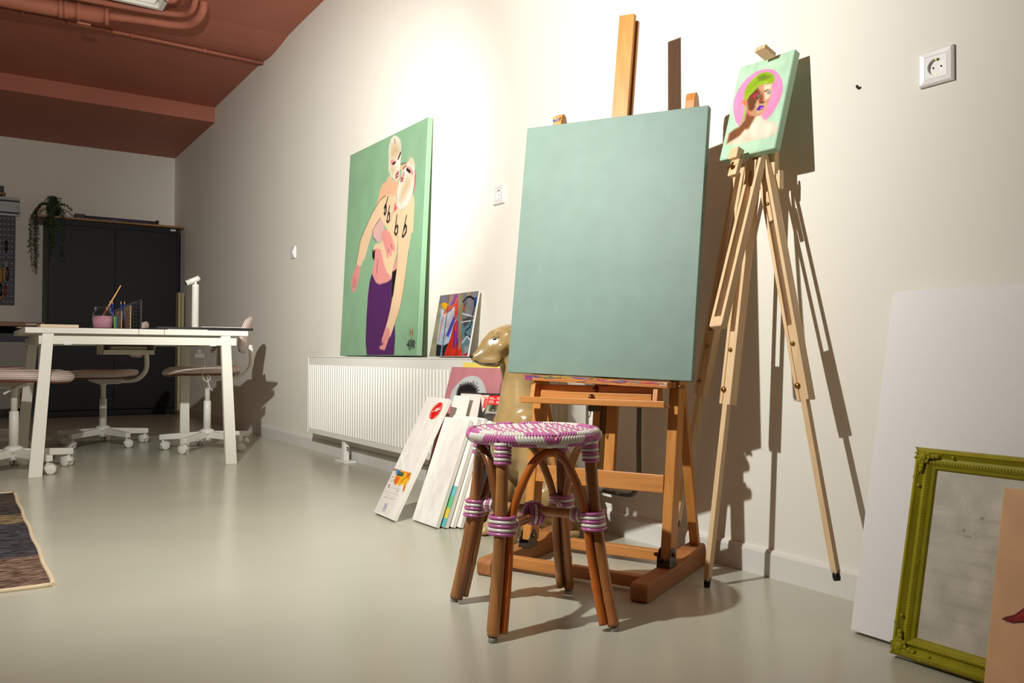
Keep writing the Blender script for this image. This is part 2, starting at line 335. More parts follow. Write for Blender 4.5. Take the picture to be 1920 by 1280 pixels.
ART_PORTRAIT = [
 ('p', '0.034 0.45,0.015 0.365,0.035 0.298,0.061 0.241,0.115 0.192,0.182 0.152,0.266 0.123,0.353 0.105,0.453 0.102,0.559 0.114,0.641 0.134,0.709 0.16,0.781 0.199,0.839 0.244,0.898 0.303,0.927 0.352,0.943 0.398,0.946 0.432,0.936 0.48,0.918 0.523,0.891 0.576,0.86 0.618,0.811 0.658,0.751 0.692,0.665 0.702,0.571 0.717,0.365 0.714,0.235 0.674,0.161 0.622,0.109 0.564', (238, 150, 196), 0.004),
 ('p', '0.065 0.858,0.053 0.787,0.073 0.73,0.15 0.701,0.249 0.686,0.325 0.619,0.363 0.565,0.494 0.611,0.609 0.606,0.666 0.664,0.797 0.704,0.96 0.749,1.021 0.854,0.87 0.883,0.572 0.883,0.313 0.877', (234, 214, 190), 0.02),
 ('p', '0.066 0.84,0.073 0.73,0.15 0.701,0.249 0.686,0.33 0.629,0.336 0.521,0.528 0.612,0.486 0.674,0.443 0.736,0.372 0.73,0.292 0.788,0.148 0.821', (128, 76, 40), 0.03),
 ('p', '0.499 0.706,0.554 0.636,0.613 0.616,0.731 0.703,0.951 0.767,0.984 0.848,0.768 0.873,0.501 0.833', (240, 226, 204), 0.03),
 ('p', '0.283 0.402,0.332 0.336,0.454 0.288,0.557 0.275,0.717 0.295,0.736 0.375,0.745 0.454,0.705 0.525,0.69 0.58,0.614 0.618,0.494 0.613,0.365 0.548,0.292 0.464', (206, 150, 110), 0.012),
 ('p', '0.563 0.289,0.714 0.302,0.729 0.373,0.719 0.449,0.652 0.467,0.595 0.369', (240, 212, 184), 0.02),
 ('p', '0.288 0.413,0.334 0.341,0.451 0.303,0.523 0.356,0.531 0.416,0.476 0.446,0.484 0.506,0.433 0.547,0.364 0.526', (112, 62, 32), 0.03),
 ('p', '0.475 0.485,0.512 0.452,0.642 0.485,0.705 0.525,0.681 0.579,0.591 0.603,0.519 0.591', (226, 176, 128), 0.03),
 ('p', '0.531 0.416,0.562 0.367,0.603 0.429,0.607 0.478,0.562 0.492,0.531 0.465', (140, 76, 40), 0.02),
 ('p', '0.369 0.372,0.456 0.355,0.525 0.381,0.513 0.413,0.436 0.411', (196, 48, 56), 0.02),
 ('p', '0.447 0.396,0.491 0.379,0.536 0.387,0.531 0.416,0.479 0.412', (50, 36, 34), 0.012),
 ('p', '0.472 0.396,0.497 0.382,0.523 0.395,0.508 0.408', (92, 170, 180), 0.012),
 ('p', '0.64 0.377,0.687 0.371,0.724 0.382,0.728 0.412,0.669 0.406', (176, 128, 110), 0.015),
 ('p', '0.66 0.385,0.691 0.381,0.709 0.397,0.683 0.402', (84, 160, 180), 0.012),
 ('p', '0.582 0.356,0.654 0.35,0.718 0.367,0.66 0.364,0.606 0.376', (126, 80, 56), 0.012),
 ('p', '0.573 0.477,0.638 0.474,0.643 0.487,0.606 0.498', (96, 44, 30), 0.012),
 ('p', '0.517 0.546,0.552 0.508,0.622 0.515,0.667 0.538,0.632 0.561,0.566 0.561', (84, 40, 190), 0.01),
 ('p', '0.584 0.553,0.596 0.533,0.655 0.535,0.631 0.559', (224, 110, 190), 0.01),
 ('p', '0.336 0.521,0.391 0.57,0.471 0.598,0.438 0.599,0.363 0.565', (236, 120, 120), 0.02),
 ('p', '0.198 0.407,0.253 0.372,0.306 0.456,0.258 0.458', (206, 120, 70), 0.02),
 ('p', '0.229 0.378,0.197 0.296,0.23 0.232,0.314 0.178,0.435 0.139,0.572 0.146,0.696 0.202,0.746 0.245,0.74 0.3,0.593 0.282,0.459 0.281,0.386 0.331,0.296 0.374,0.279 0.416', (150, 186, 30), 0.012),
 ('p', '0.4 0.179,0.513 0.166,0.665 0.215,0.575 0.237,0.452 0.224', (110, 140, 24), 0.03),
 ('l', '0.293 0.334,0.331 0.261,0.448 0.213', (120, 150, 26), 0.012),
 ('l', '0.363 0.297,0.466 0.256,0.62 0.265', (176, 206, 60), 0.012),
 ('l', '0.283 0.467,0.299 0.515,0.304 0.585,0.283 0.65', (156, 196, 40), 0.03),
 ('l', '0.16 0.441,0.177 0.424,0.225 0.422', (226, 150, 120), 0.02),
]
ART_ROPES = [
 ('p', '-0.007 -0.001,0.244 0,0.269 0.139,0.192 0.197,-0.002 0.139', (124, 120, 132), 0.01),
 ('p', '0.244 0,0.403 0.003,0.363 0.145,0.266 0.129', (160, 138, 128), 0.02),
 ('p', '0.077 0.318,0.216 0.334,0.464 0.232,0.551 0.369,0.57 0.631,0.466 0.789,0.329 0.834,0.152 0.806', (176, 198, 216), 0.01),
 ('p', '0.277 0.409,0.481 0.295,0.497 0.454,0.439 0.714,0.368 0.739', (190, 190, 204), 0.03),
 ('p', '0.152 0.806,0.329 0.834,0.466 0.789,0.492 1.003,0.165 1.004', (28, 34, 40), 0.01),
 ('l', '0.305 0.843,0.318 1.004', (120, 160, 196), 0.04),
 ('p', '0.633 0.004,1 0,0.993 0.399,0.692 0.428', (136, 134, 140), 0.02),
 ('p', '0.679 0.183,0.739 0.126,0.736 0.309,0.688 0.315', (110, 84, 66), 0.03),
 ('p', '0.698 0.428,0.994 0.45,0.993 0.709,1.001 1.002,0.84 1.003', (94, 132, 146), 0.03),
 ('p', '0.717 0.429,0.899 0.378,0.938 0.439,0.798 0.552', (76, 72, 66), 0.03),
 ('p', '0.873 0.849,0.978 0.842,0.989 0.957,0.9 0.957', (150, 160, 164), 0.04),
 ('p', '0.046 0.151,0.143 0.119,0.335 0.179,0.262 0.26,0.169 0.237', (246, 180, 24), 0.008),
 ('l', '0.108 0.261,0.266 0.346,0.337 0.341,0.402 0.29,0.457 0.227', (206, 206, 212), 0.075),
 ('p', '0.397 0.003,0.498 0.011,0.522 0.138,0.357 0.27,0.203 0.311,0.189 0.283,0.349 0.144', (150, 80, 150), 0.02),
 ('l', '0.48 0.099,0.449 0.177,0.31 0.24,0.206 0.298', (232, 104, 72), 0.05),
 ('l', '0.202 0.307,0.176 0.477,0.182 0.735', (232, 120, 84), 0.025),
 ('p', '0.467 0.365,0.543 0.386,0.49 0.524,0.434 0.697,0.355 0.669,0.404 0.538', (84, 72, 176), 0.02),
 ('p', '0.452 0.186,0.525 0.147,0.563 0.317,0.552 0.422,0.496 0.401', (220, 74, 50), 0.02),
 ('p', '0.552 0.422,0.647 0.495,0.767 0.721,0.87 1.003,0.396 1.004,0.43 0.87,0.474 0.75', (222, 50, 24), 0.01),
 ('l', '0.528 0.473,0.504 0.716,0.491 0.999', (170, 26, 22), 0.018),
 ('l', '0.579 0.475,0.593 0.718,0.618 0.999', (240, 84, 40), 0.018),
 ('l', '0.605 0.476,0.656 0.719,0.717 0.999', (160, 30, 40), 0.018),
 ('l', '0.63 0.477,0.724 0.72,0.827 0.999', (236, 70, 30), 0.018),
 ('p', '0.587 0.458,0.636 0.451,0.681 0.6,0.729 0.856,0.637 0.744', (104, 56, 170), 0.02),
 ('l', '0.565 0.613,0.613 0.863', (86, 44, 160), 0.04),
 ('l', '0.629 0.546,0.675 0.719', (216, 60, 110), 0.03),
 ('p', '0.474 0.002,0.628 0.007,0.707 0.463,0.797 0.882,0.754 0.907,0.693 0.72,0.602 0.371', (164, 152, 120), 0.01),
 ('l', '0.533 0.009,0.625 0.46,0.708 0.873', (120, 108, 84), 0.006),
 ('l', '0.572 0.012,0.663 0.461,0.745 0.873', (120, 108, 84), 0.006),
 ('l', '0.611 0.015,0.701 0.463,0.782 0.873', (120, 108, 84), 0.006),
 ('p', '0.001 0.139,0.085 0.154,0.096 0.328,0.145 0.797,0.185 1.004,-0.006 1.004,-0.004 0.469', (162, 158, 128), 0.01),
 ('l', '0.025 0.159,0.014 0.579,0.028 1', (118, 120, 98), 0.008),
 ('l', '0.066 0.162,0.056 0.58,0.069 1', (118, 120, 98), 0.008),
 ('l', '0.108 0.165,0.097 0.582,0.109 1', (118, 120, 98), 0.008),
 ('l', '0.677 0.332,0.993 0.399', (226, 226, 236), 0.018),
 ('l', '0.703 0.47,0.994 0.452', (226, 226, 236), 0.018),
 ('l', '0.651 0.146,0.728 0.081,0.812 0.075,0.893 0.111,0.957 0.15', (24, 30, 34), 0.03),
 ('l', '0.95 0.124,0.965 0.211', (30, 70, 150), 0.06),
 ('l', '0.963 0.227,0.949 0.338,0.952 0.473,0.943 0.557,0.847 0.605,0.838 0.664,0.981 0.709', (34, 40, 46), 0.022),
 ('l', '0.81 0.794,0.907 0.699,0.991 0.751', (186, 196, 206), 0.03),
 ('p', '0.758 0.005,0.81 0.018,0.721 0.055', (230, 170, 40), 0.01),
 ('l', '0.738 0.653,0.805 0.773', (232, 70, 40), 0.01),
 ('p', '0.872 0.986,0.98 0.945,0.995 1.002', (190, 30, 34), 0.01),
 ('l', '0.663 0.217,0.743 0.266,0.671 0.275', (226, 90, 50), 0.01),
 ('l', '0.239 0.014,0.257 0.051', (110, 60, 34), 0.022),
 ('l', '0.243 0.023,0.25 0.04', (190, 150, 130), 0.008),
 ('l', '0.245 0.076,0.263 0.114', (110, 60, 34), 0.022),
 ('l', '0.249 0.086,0.256 0.102', (190, 150, 130), 0.008),
 ('l', '0.25 0.138,0.269 0.176', (110, 60, 34), 0.022),
 ('l', '0.254 0.148,0.262 0.165', (190, 150, 130), 0.008),
 ('l', '0.256 0.201,0.274 0.238', (110, 60, 34), 0.022),
 ('l', '0.26 0.21,0.267 0.227', (190, 150, 130), 0.008),
 ('l', '0.262 0.262,0.28 0.299', (110, 60, 34), 0.022),
 ('l', '0.266 0.272,0.273 0.288', (190, 150, 130), 0.008),
 ('l', '0.268 0.324,0.286 0.361', (110, 60, 34), 0.022),
 ('l', '0.272 0.333,0.279 0.35', (190, 150, 130), 0.008),
 ('l', '0.274 0.385,0.292 0.422', (110, 60, 34), 0.022),
 ('l', '0.277 0.395,0.285 0.411', (190, 150, 130), 0.008),
 ('l', '0.279 0.447,0.297 0.483', (110, 60, 34), 0.022),
 ('l', '0.283 0.456,0.29 0.472', (190, 150, 130), 0.008),
 ('l', '0.285 0.508,0.303 0.544', (110, 60, 34), 0.022),
 ('l', '0.289 0.517,0.296 0.533', (190, 150, 130), 0.008),
 ('l', '0.291 0.568,0.309 0.604', (110, 60, 34), 0.022),
 ('l', '0.294 0.577,0.302 0.593', (190, 150, 130), 0.008),
 ('l', '0.296 0.629,0.314 0.664', (110, 60, 34), 0.022),
 ('l', '0.3 0.638,0.307 0.654', (190, 150, 130), 0.008),
 ('l', '0.302 0.689,0.32 0.724', (110, 60, 34), 0.022),
 ('l', '0.306 0.698,0.313 0.714', (190, 150, 130), 0.008),
 ('l', '0.308 0.749,0.325 0.784', (110, 60, 34), 0.022),
 ('l', '0.311 0.758,0.318 0.774', (190, 150, 130), 0.008),
 ('l', '0.313 0.809,0.331 0.844', (110, 60, 34), 0.022),
 ('l', '0.317 0.817,0.324 0.833', (190, 150, 130), 0.008),
 ('l', '0.319 0.868,0.336 0.903', (110, 60, 34), 0.022),
 ('l', '0.322 0.877,0.33 0.893', (190, 150, 130), 0.008),
 ('l', '0.324 0.927,0.342 0.962', (110, 60, 34), 0.022),
 ('l', '0.328 0.936,0.335 0.952', (190, 150, 130), 0.008),
]
ART_LABEL = [
 ('p', '-0.05 0.634,0.882 0.631,0.928 0.68,0.86 0.749,0.88 0.787,0.773 0.732,0.715 0.727,0.604 0.752,0.483 0.738,0.382 0.756,0.337 0.733,0.226 0.726,0.224 0.676,0.134 0.645', (240, 180, 30), 0.01),
 ('p', '-0.05 0.634,0.1 0.633,0.109 0.646,-0.026 0.648', (206, 60, 40), 0.01),
 ('p', '0.1 0.633,0.371 0.631,0.369 0.669,0.26 0.679', (70, 130, 200), 0.012),
 ('p', '0.341 0.63,0.667 0.632,0.551 0.638,0.375 0.638', (240, 130, 40), 0.01),
 ('p', '0.251 0.725,0.295 0.682,0.461 0.682,0.456 0.738,0.388 0.753', (232, 100, 44), 0.02),
 ('p', '0.839 0.741,0.867 0.714,0.923 0.772,0.88 0.787', (214, 70, 40), 0.01),
 ('p', '0.644 0.634,0.87 0.631,0.883 0.683,0.763 0.667', (232, 120, 40), 0.02),
 ('p', '0.276 0.646,0.55 0.643,0.572 0.672,0.293 0.678', (28, 66, 56), 0.004),
 ('l', '0.312 0.659,0.354 0.654,0.406 0.663,0.431 0.653,0.534 0.659', (200, 214, 206), 0.006),
 ('l', '0.853 0.634,0.685 0.686,0.623 0.712', (30, 28, 30), 0.018),
 ('l', '0.613 0.71,0.598 0.722', (200, 30, 30), 0.02),
 ('l', '0.229 0.676,0.284 0.696', (130, 120, 110), 0.006),
 ('l', '0.284 0.696,0.302 0.715', (130, 120, 110), 0.006),
 ('l', '0.302 0.715,0.281 0.73', (130, 120, 110), 0.006),
 ('l', '0.281 0.73,0.224 0.737', (130, 120, 110), 0.006),
 ('l', '0.224 0.737,0.142 0.735', (130, 120, 110), 0.006),
 ('l', '0.142 0.735,0.051 0.724', (130, 120, 110), 0.006),
 ('l', '0.051 0.724,-0.031 0.707', (130, 120, 110), 0.006),
 ('l', '-0.031 0.707,-0.087 0.687', (130, 120, 110), 0.006),
 ('l', '-0.087 0.687,-0.106 0.668', (130, 120, 110), 0.006),
 ('l', '-0.106 0.668,-0.084 0.653', (130, 120, 110), 0.006),
 ('l', '-0.084 0.653,-0.025 0.646', (130, 120, 110), 0.006),
 ('l', '-0.025 0.646,0.058 0.648', (130, 120, 110), 0.006),
 ('l', '0.058 0.648,0.149 0.659', (130, 120, 110), 0.006),
 ('l', '0.149 0.659,0.229 0.676', (130, 120, 110), 0.006),
 ('l', '0.079 0.704,0.136 0.694', (190, 40, 40), 0.02),
 ('l', '0.096 0.769,0.157 0.77', (170, 40, 50), 0.03),
 ('l', '0.13 0.785,0.178 0.787', (60, 60, 130), 0.02),
 ('l', '0.215 0.781,0.266 0.78', (150, 140, 140), 0.008),
 ('l', '0.298 0.78,0.348 0.78', (150, 140, 140), 0.008),
 ('l', '0.38 0.779,0.43 0.779', (150, 140, 140), 0.008),
 ('l', '0.462 0.779,0.511 0.779', (150, 140, 140), 0.008),
 ('l', '0.542 0.778,0.591 0.778', (150, 140, 140), 0.008),
 ('l', '0.049 0.822,0.1 0.822', (150, 140, 140), 0.008),
 ('l', '0.133 0.821,0.184 0.821', (150, 140, 140), 0.008),
 ('l', '0.217 0.82,0.268 0.82', (150, 140, 140), 0.008),
 ('l', '0.3 0.82,0.35 0.819', (150, 140, 140), 0.008),
 ('l', '0.382 0.819,0.432 0.819', (150, 140, 140), 0.008),
 ('l', '0.464 0.818,0.513 0.818', (150, 140, 140), 0.008),
 ('l', '0.544 0.817,0.593 0.817', (150, 140, 140), 0.008),
 ('l', '0.624 0.817,0.673 0.816', (150, 140, 140), 0.008),
 ('l', '0.704 0.816,0.751 0.816', (150, 140, 140), 0.008),
 ('l', '0.132 0.865,0.183 0.865', (150, 140, 140), 0.012),
 ('l', '0.216 0.864,0.266 0.864', (150, 140, 140), 0.012),
 ('l', '0.299 0.863,0.349 0.863', (150, 140, 140), 0.012),
 ('l', '0.381 0.862,0.431 0.862', (150, 140, 140), 0.012),
 ('l', '0.462 0.861,0.512 0.861', (150, 140, 140), 0.012),
 ('l', '0.543 0.86,0.592 0.86', (150, 140, 140), 0.012),
 ('l', '0.623 0.859,0.672 0.859', (150, 140, 140), 0.012),
 ('l', '0.019 0.846,0.81 0.844', (180, 172, 170), 0.003),
 ('l', '0.67 0.799,0.614 0.789,0.618 0.771,0.694 0.767', (160, 110, 90), 0.008),
 ('l', '0.66 0.791,0.673 0.786', (190, 60, 50), 0.02),
 ('p', '0.318 0.906,0.474 0.904,0.497 0.97,0.333 0.973', (196, 190, 206), 0.004),
 ('l', '0.404 0.914,0.401 0.927,0.459 0.933,0.409 0.949', (40, 40, 80), 0.01),
]
ART_SEAL = [
 ('p', '0.772 0.032,0.783 0.04,0.809 0.035,0.816 0.044,0.844 0.041,0.846 0.05,0.874 0.048,0.871 0.058,0.899 0.058,0.891 0.067,0.918 0.068,0.905 0.077,0.93 0.08,0.914 0.089,0.936 0.093,0.916 0.101,0.935 0.107,0.911 0.113,0.927 0.12,0.901 0.125,0.912 0.133,0.884 0.137,0.89 0.146,0.862 0.148,0.863 0.157,0.835 0.157,0.832 0.167,0.804 0.166,0.796 0.175,0.77 0.172,0.757 0.181,0.734 0.177,0.716 0.185,0.696 0.18,0.675 0.187,0.659 0.18,0.634 0.186,0.622 0.178,0.595 0.183,0.589 0.174,0.56 0.178,0.558 0.169,0.529 0.171,0.532 0.161,0.503 0.161,0.511 0.151,0.483 0.15,0.496 0.141,0.47 0.138,0.487 0.129,0.464 0.124,0.485 0.117,0.465 0.111,0.49 0.104,0.474 0.097,0.501 0.092,0.49 0.083,0.519 0.08,0.512 0.071,0.542 0.069,0.54 0.06,0.57 0.059,0.573 0.05,0.602 0.051,0.61 0.042,0.636 0.045,0.65 0.036,0.673 0.04,0.691 0.032,0.71 0.038,0.732 0.031,0.747 0.038', (214, 24, 16), 0.003),
 ('l', '0.809 0.054,0.831 0.059,0.85 0.065,0.865 0.073,0.877 0.081,0.884 0.089,0.887 0.099,0.885 0.108,0.879 0.118,0.869 0.127,0.854 0.136,0.836 0.144,0.814 0.151,0.79 0.158,0.764 0.163,0.736 0.167', (240, 200, 190), 0.012),
 ('l', '0.596 0.164,0.574 0.159,0.554 0.153,0.538 0.145,0.526 0.137,0.519 0.128,0.516 0.119,0.518 0.109,0.524 0.099,0.535 0.09,0.55 0.081,0.569 0.073,0.591 0.065,0.616 0.059,0.643 0.054,0.671 0.05', (240, 200, 190), 0.012),
 ('l', '0.528 0.12,0.87 0.088', (250, 240, 235), 0.012),
 ('l', '0.692 0.116,0.658 0.091,0.754 0.115,0.699 0.103', (250, 240, 235), 0.012),
 ('l', '0.675 0.106,0.672 0.093,0.728 0.103,0.731 0.115,0.675 0.106', (250, 240, 235), 0.01),
 ('l', '0.745 0.1,0.742 0.087,0.798 0.097,0.8 0.11,0.745 0.1', (250, 240, 235), 0.01),
 ('l', '0.808 0.095,0.805 0.082,0.86 0.092,0.863 0.104,0.808 0.095', (250, 240, 235), 0.01),
]
ART_POSTER = [
 ('p', '0.431 0.016,0.606 0.013,0.602 0.121,0.569 0.155,0.531 0.121', (238, 214, 200), 0.004),
 ('p', '0.534 0.042,0.595 0.041,0.593 0.12,0.537 0.12', (214, 40, 36), 0.004),
 ('l', '0.496 0.032,0.591 0.033', (190, 60, 50), 0.008),
 ('l', '0.571 0.051,0.563 0.116', (244, 220, 210), 0.006),
 ('p', '0.604 0.015,0.909 0.013,0.91 0.089,0.613 0.091', (226, 40, 36), 0.004),
 ('l', '0.633 0.031,0.707 0.033', (246, 206, 200), 0.01),
 ('l', '0.636 0.042,0.744 0.042', (246, 206, 200), 0.01),
 ('l', '0.632 0.059,0.718 0.06', (246, 206, 200), 0.01),
 ('l', '0.635 0.071,0.743 0.071', (246, 206, 200), 0.01),
 ('l', '0.782 0.03,0.874 0.031', (246, 206, 200), 0.01),
 ('l', '0.778 0.041,0.87 0.042', (246, 206, 200), 0.01),
 ('l', '0.782 0.061,0.87 0.062', (246, 206, 200), 0.01),
 ('l', '0.785 0.071,0.847 0.072', (246, 206, 200), 0.01),
 ('p', '0.613 0.092,0.91 0.089,0.904 0.224,0.62 0.209,0.608 0.167', (60, 52, 46), 0.01),
 ('p', '0.618 0.092,0.679 0.091,0.689 0.15,0.616 0.167', (176, 176, 160), 0.02),
 ('p', '0.675 0.092,0.713 0.09,0.696 0.125,0.672 0.129', (100, 130, 70), 0.02),
 ('p', '0.805 0.09,0.907 0.09,0.889 0.152,0.813 0.152', (130, 124, 86), 0.02),
 ('p', '0.826 0.172,0.881 0.152,0.885 0.218,0.812 0.211', (196, 120, 70), 0.02),
 ('p', '0.63 0.177,0.796 0.173,0.798 0.212,0.631 0.209', (84, 78, 74), 0.02),
 ('p', '0.909 0.013,0.972 0.018,0.962 0.1,0.909 0.093', (176, 30, 60), 0.01),
 ('p', '0.909 0.093,0.964 0.098,0.947 0.222,0.886 0.232', (140, 140, 176), 0.01),
]
ART_PINK = [
 ('p', '0.117 0.174,0.146 0.154,0.198 0.121,0.253 0.092,0.314 0.074,0.39 0.062,0.459 0.057,0.533 0.061,0.6 0.07,0.657 0.088,0.716 0.117,0.757 0.143,0.793 0.175,0.824 0.289,0.748 0.351,0.484 0.377,0.226 0.311,0.118 0.237', (190, 192, 192), 0.004),
 ('p', '0.226 0.167,0.246 0.143,0.288 0.127,0.345 0.118,0.403 0.111,0.466 0.113,0.525 0.124,0.588 0.143,0.631 0.184,0.69 0.294,0.381 0.306,0.24 0.225', (26, 22, 24), 0.02),
 ('l', '0.265 0.139,0.241 0.12', (40, 34, 36), 0.01),
 ('l', '0.301 0.13,0.299 0.105', (40, 34, 36), 0.01),
 ('l', '0.348 0.122,0.35 0.102', (40, 34, 36), 0.01),
 ('l', '0.404 0.113,0.389 0.105', (40, 34, 36), 0.01),
 ('l', '0.456 0.113,0.474 0.109', (40, 34, 36), 0.01),
 ('l', '0.526 0.125,0.518 0.099', (40, 34, 36), 0.01),
 ('l', '0.563 0.136,0.578 0.105', (40, 34, 36), 0.01),
 ('l', '0.593 0.15,0.62 0.131', (40, 34, 36), 0.01),
 ('l', '0.611 0.161,0.651 0.155', (40, 34, 36), 0.01),
 ('l', '0.252 0.151,0.264 0.123', (40, 34, 36), 0.01),
 ('l', '0.501 0.118,0.495 0.095', (40, 34, 36), 0.01),
 ('p', '0.323 0.192,0.556 0.186,0.626 0.259,0.572 0.298,0.453 0.303,0.35 0.261', (176, 120, 96), 0.03),
]

# ------------------------------------------------------------------ the room
XB, XF, YL = 0.0, 12.6, -6.4
wallm = mat('wall_paint', (236, 231, 220), 0.75, var=0.012, vscale=3, bump=0.12, bscale=160)
m = mat('epoxy_floor', (190, 189, 172), 0.24, spec=0.5, var=0.045, vscale=2.4, bump=0.02, bscale=30, stretch=(1, 0.6, 1))
m.node_tree.nodes['Principled BSDF'].inputs['Coat Weight'].default_value = 0.0
structure(MB().box(XB-0.1, XF+0.1, YL-0.1, 0.1, -0.1, 0.0).build('floor', m))
structure(MB().box(XB-0.1, XF+0.1, 0.0, 0.1, 0.0, 3.05).build('wall_right', wallm))
structure(MB().box(XB-0.1, XB, YL-0.1, 0.0, 0.0, 3.05).build('wall_back', wallm))
structure(MB().box(XB-0.1, XF+0.1, YL-0.1, YL, 0.0, 3.05).build('wall_left', wallm))
structure(MB().box(XF, XF+0.1, YL, 0.0, 0.0, 3.05).build('wall_front', wallm))
terra = mat('terracotta_paint', (178, 109, 88), 0.6, spec=0.35, var=0.05, vscale=2.0, bump=0.15, bscale=40)
prof = [(0.0, 2.768), (1.72, 2.766), (1.72, 2.904), (2.9, 2.904), (3.08, 2.902), (3.22, 2.893), (3.36, 2.882), (3.48, 2.884), (3.64, 2.898), (3.78, 2.913),
        (4.0, 2.917), (12.6, 2.93), (12.6, 3.05), (0.0, 3.05)]
structure(MB().prism(prof, 1, YL, 0.0).build('ceiling', terra))
bbm = mat('skirting_white', (226, 222, 216), 0.45)
def skirting(name, x0, x1, axis):
    b = MB(); pr = [(0.0, 0.0), (-0.014, 0.0), (-0.014, 0.066), (-0.011, 0.073), (-0.006, 0.077), (0.0, 0.078)]
    if axis == 0: b.prism(pr, 0, x0, x1)
    else: b.prism([(-a, z) for a, z in pr], 1, x0, x1)
    return structure(b.build(name, bbm))
skirting('baseboard_right', XB, XF, 0); skirting('baseboard_back', YL, -0.015, 1)

# sockets, switch, plug on the long wall
plast = mat('white_plastic', (232, 228, 226), 0.3); dark = mat('socket_shadow', (38, 36, 36), 0.6); brass = mat('brass', (176, 140, 70), 0.3, 1.0)
def socket(label, x, z):
    t = empty('wall_socket', label, 'socket', (x, 0.0, z), group='sockets along the long wall')
    b = MB(); s = 0.0415; i = 0.027
    pr = [(s, 0.0), (s, -0.008), (s-0.004, -0.0115), (i, -0.0105), (i, -0.004)]
    for k in range(len(pr)-1):
        (a, ya), (c, yc) = pr[k], pr[k+1]
        A = [(-a, ya, -a), (a, ya, -a), (a, ya, a), (-a, ya, a)]; B_ = [(-c, yc, -c), (c, yc, -c), (c, yc, c), (-c, yc, c)]
        b.add(A+B_, [(0, 1, 5, 4), (1, 2, 6, 5), (2, 3, 7, 6), (3, 0, 4, 7)])
    b.build('frame_plate', plast, t)
    b = MB(); n = 32; r = 0.0195; q = 0.0265; vs = []; yf = -0.0102
    for j in range(n):
        a = 2*math.pi*j/n; c_, s_ = math.cos(a), math.sin(a); k = q/max(abs(c_), abs(s_))
        vs += [(k*c_, yf, k*s_), (r*c_, yf, r*s_), (r*0.95*c_, -0.0015, r*0.95*s_)]
    fs = []
    for j in range(n):
        e = 3*((j+1) % n); d = 3*j; fs += [(d, e, e+1, d+1), (d+1, e+1, e+2, d+2)]
    fs.append(tuple(3*j+2 for j in range(n)))
    b.add(vs, fs); b.build('socket_insert', plast, t)
    b = MB()
    for sx in (-1, 1): b.lathe([(0.0023, 0.0), (0.0023, 0.0008)], (sx*0.0095, -0.0014, 0), (0, -1, 0), 12)
    b.build('pin_hole', dark, t)
    for z in (0.0165, -0.0195): MB().box(-0.0022, 0.0022, -0.009, -0.0012, z, z+0.003).build('earth_clip', brass, t)
    return t
socket('white wall socket right of the small tripod easel, highest up in view', 8.511, 1.317)
socket('white wall socket in the brightly lit wall between green painting and big easel', 6.594, 1.318)
t = empty('light_switch', 'small white wall switch left of the green painting above the radiator end', 'switch', (3.943, 0, 1.334))
b = MB().box(-0.041, 0.041, -0.0115, 0, -0.041, 0.041); b.build('frame_plate', plast, t, 0.003)
b = MB(); b.box(-0.028, 0.028, -0.0135, -0.010, -0.028, 0.028); b.build('rocker', plast, t, 0.002)
b = MB(); b.lathe([(0.018, 0), (0.018, 0.003), (0.016, 0.004)], (0, -0.013, 0), (0, -1, 0), 24); b.build('dial', plast, t)
blackp = mat('black_plastic', (22, 22, 24), 0.4)
b = MB(); b.lathe([(0.0035, 0), (0.0035, 0.012), (0.0028, 0.014)], (8.303, 0.0, 1.322), (0.25, -1, 0.25), 10)
tag(b.build('wall_plug', blackp), 'tiny black plug stuck in the bare wall left of the right-hand socket', 'wall plug')

# ------------------------------------------------------------------ radiator with its foot and pipe
radm = mat('radiator_enamel', (240, 238, 231), 0.32, spec=0.5)
RX0, RX1, RZ0, RZ1, RY = 4.525, 7.208, 0.133, 0.612, -0.1
t = empty('radiator', 'long white panel radiator under the green painting', 'radiator', (RX0, RY, RZ0))
b = MB(); w = RX1-RX0; hh = RZ1-RZ0; n = 80; pit = (w-0.02)/n
b.box(0, w, 0, 0.02, 0, hh-0.004)
zb, zt = 0.026, hh-0.052
for i in range(n):
    x = 0.01+i*pit; a = [(x+0.004, 0.0005), (x+0.009, -0.006), (x+pit-0.009, -0.006), (x+pit-0.004, 0.0005)]
    k = 0.006
    vs = [(a[0][0], a[0][1], zb), (a[1][0], a[1][1], zb+k), (a[2][0], a[2][1], zb+k), (a[3][0], a[3][1], zb), (a[0][0], a[0][1], zt), (a[1][0], a[1][1], zt-k), (a[2][0], a[2][1], zt-k), (a[3][0], a[3][1], zt)]
    b.add(vs, [(0, 1, 5, 4), (1, 2, 6, 5), (2, 3, 7, 6), (0, 3, 2, 1), (4, 5, 6, 7)])
b.build('front_panel', radm, t)
MB().box(0, w, 0.06, 0.075, 0.01, hh-0.01).build('rear_panel', radm, t)
b = MB(); b.box(0, w, -0.003, 0.004, hh-0.006, hh); b.box(0, w, 0.072, 0.08, hh-0.006, hh)
for i in range(67): b.box(0.004+i*0.04, 0.010+i*0.04, 0.004, 0.072, hh-0.006, hh)
for y in (0.02, 0.036, 0.052): b.box(0, w, y, y+0.006, hh-0.008, hh-0.002)
b.build('top_grille', radm, t)
for x in (-0.003, w-0.002): MB().box(x, x+0.005, -0.002, 0.08, 0.0, hh-0.002).build('side_panel', radm, t, 0.0015)
b = MB(); b.box(0.52, 0.56, 0.015, 0.045, -RZ0+0.012, 0.01); b.box(0.455, 0.60, 0.0, 0.07, -RZ0, -RZ0+0.012); b.box(0.475, 0.54, 0.006, 0.05, -0.004, 0.004)
b.build('floor_foot', radm, t, 0.002)
b = MB()
for z in (0.045, 0.058): b.lathe([(0.003, 0), (0.003, 0.018)], (0.562, 0.03, -z), (1, 0, 0), 8)
b.build('bolt', dark, t)
pipem = mat('grey_pipe', (112, 108, 102), 0.35, 0.4)
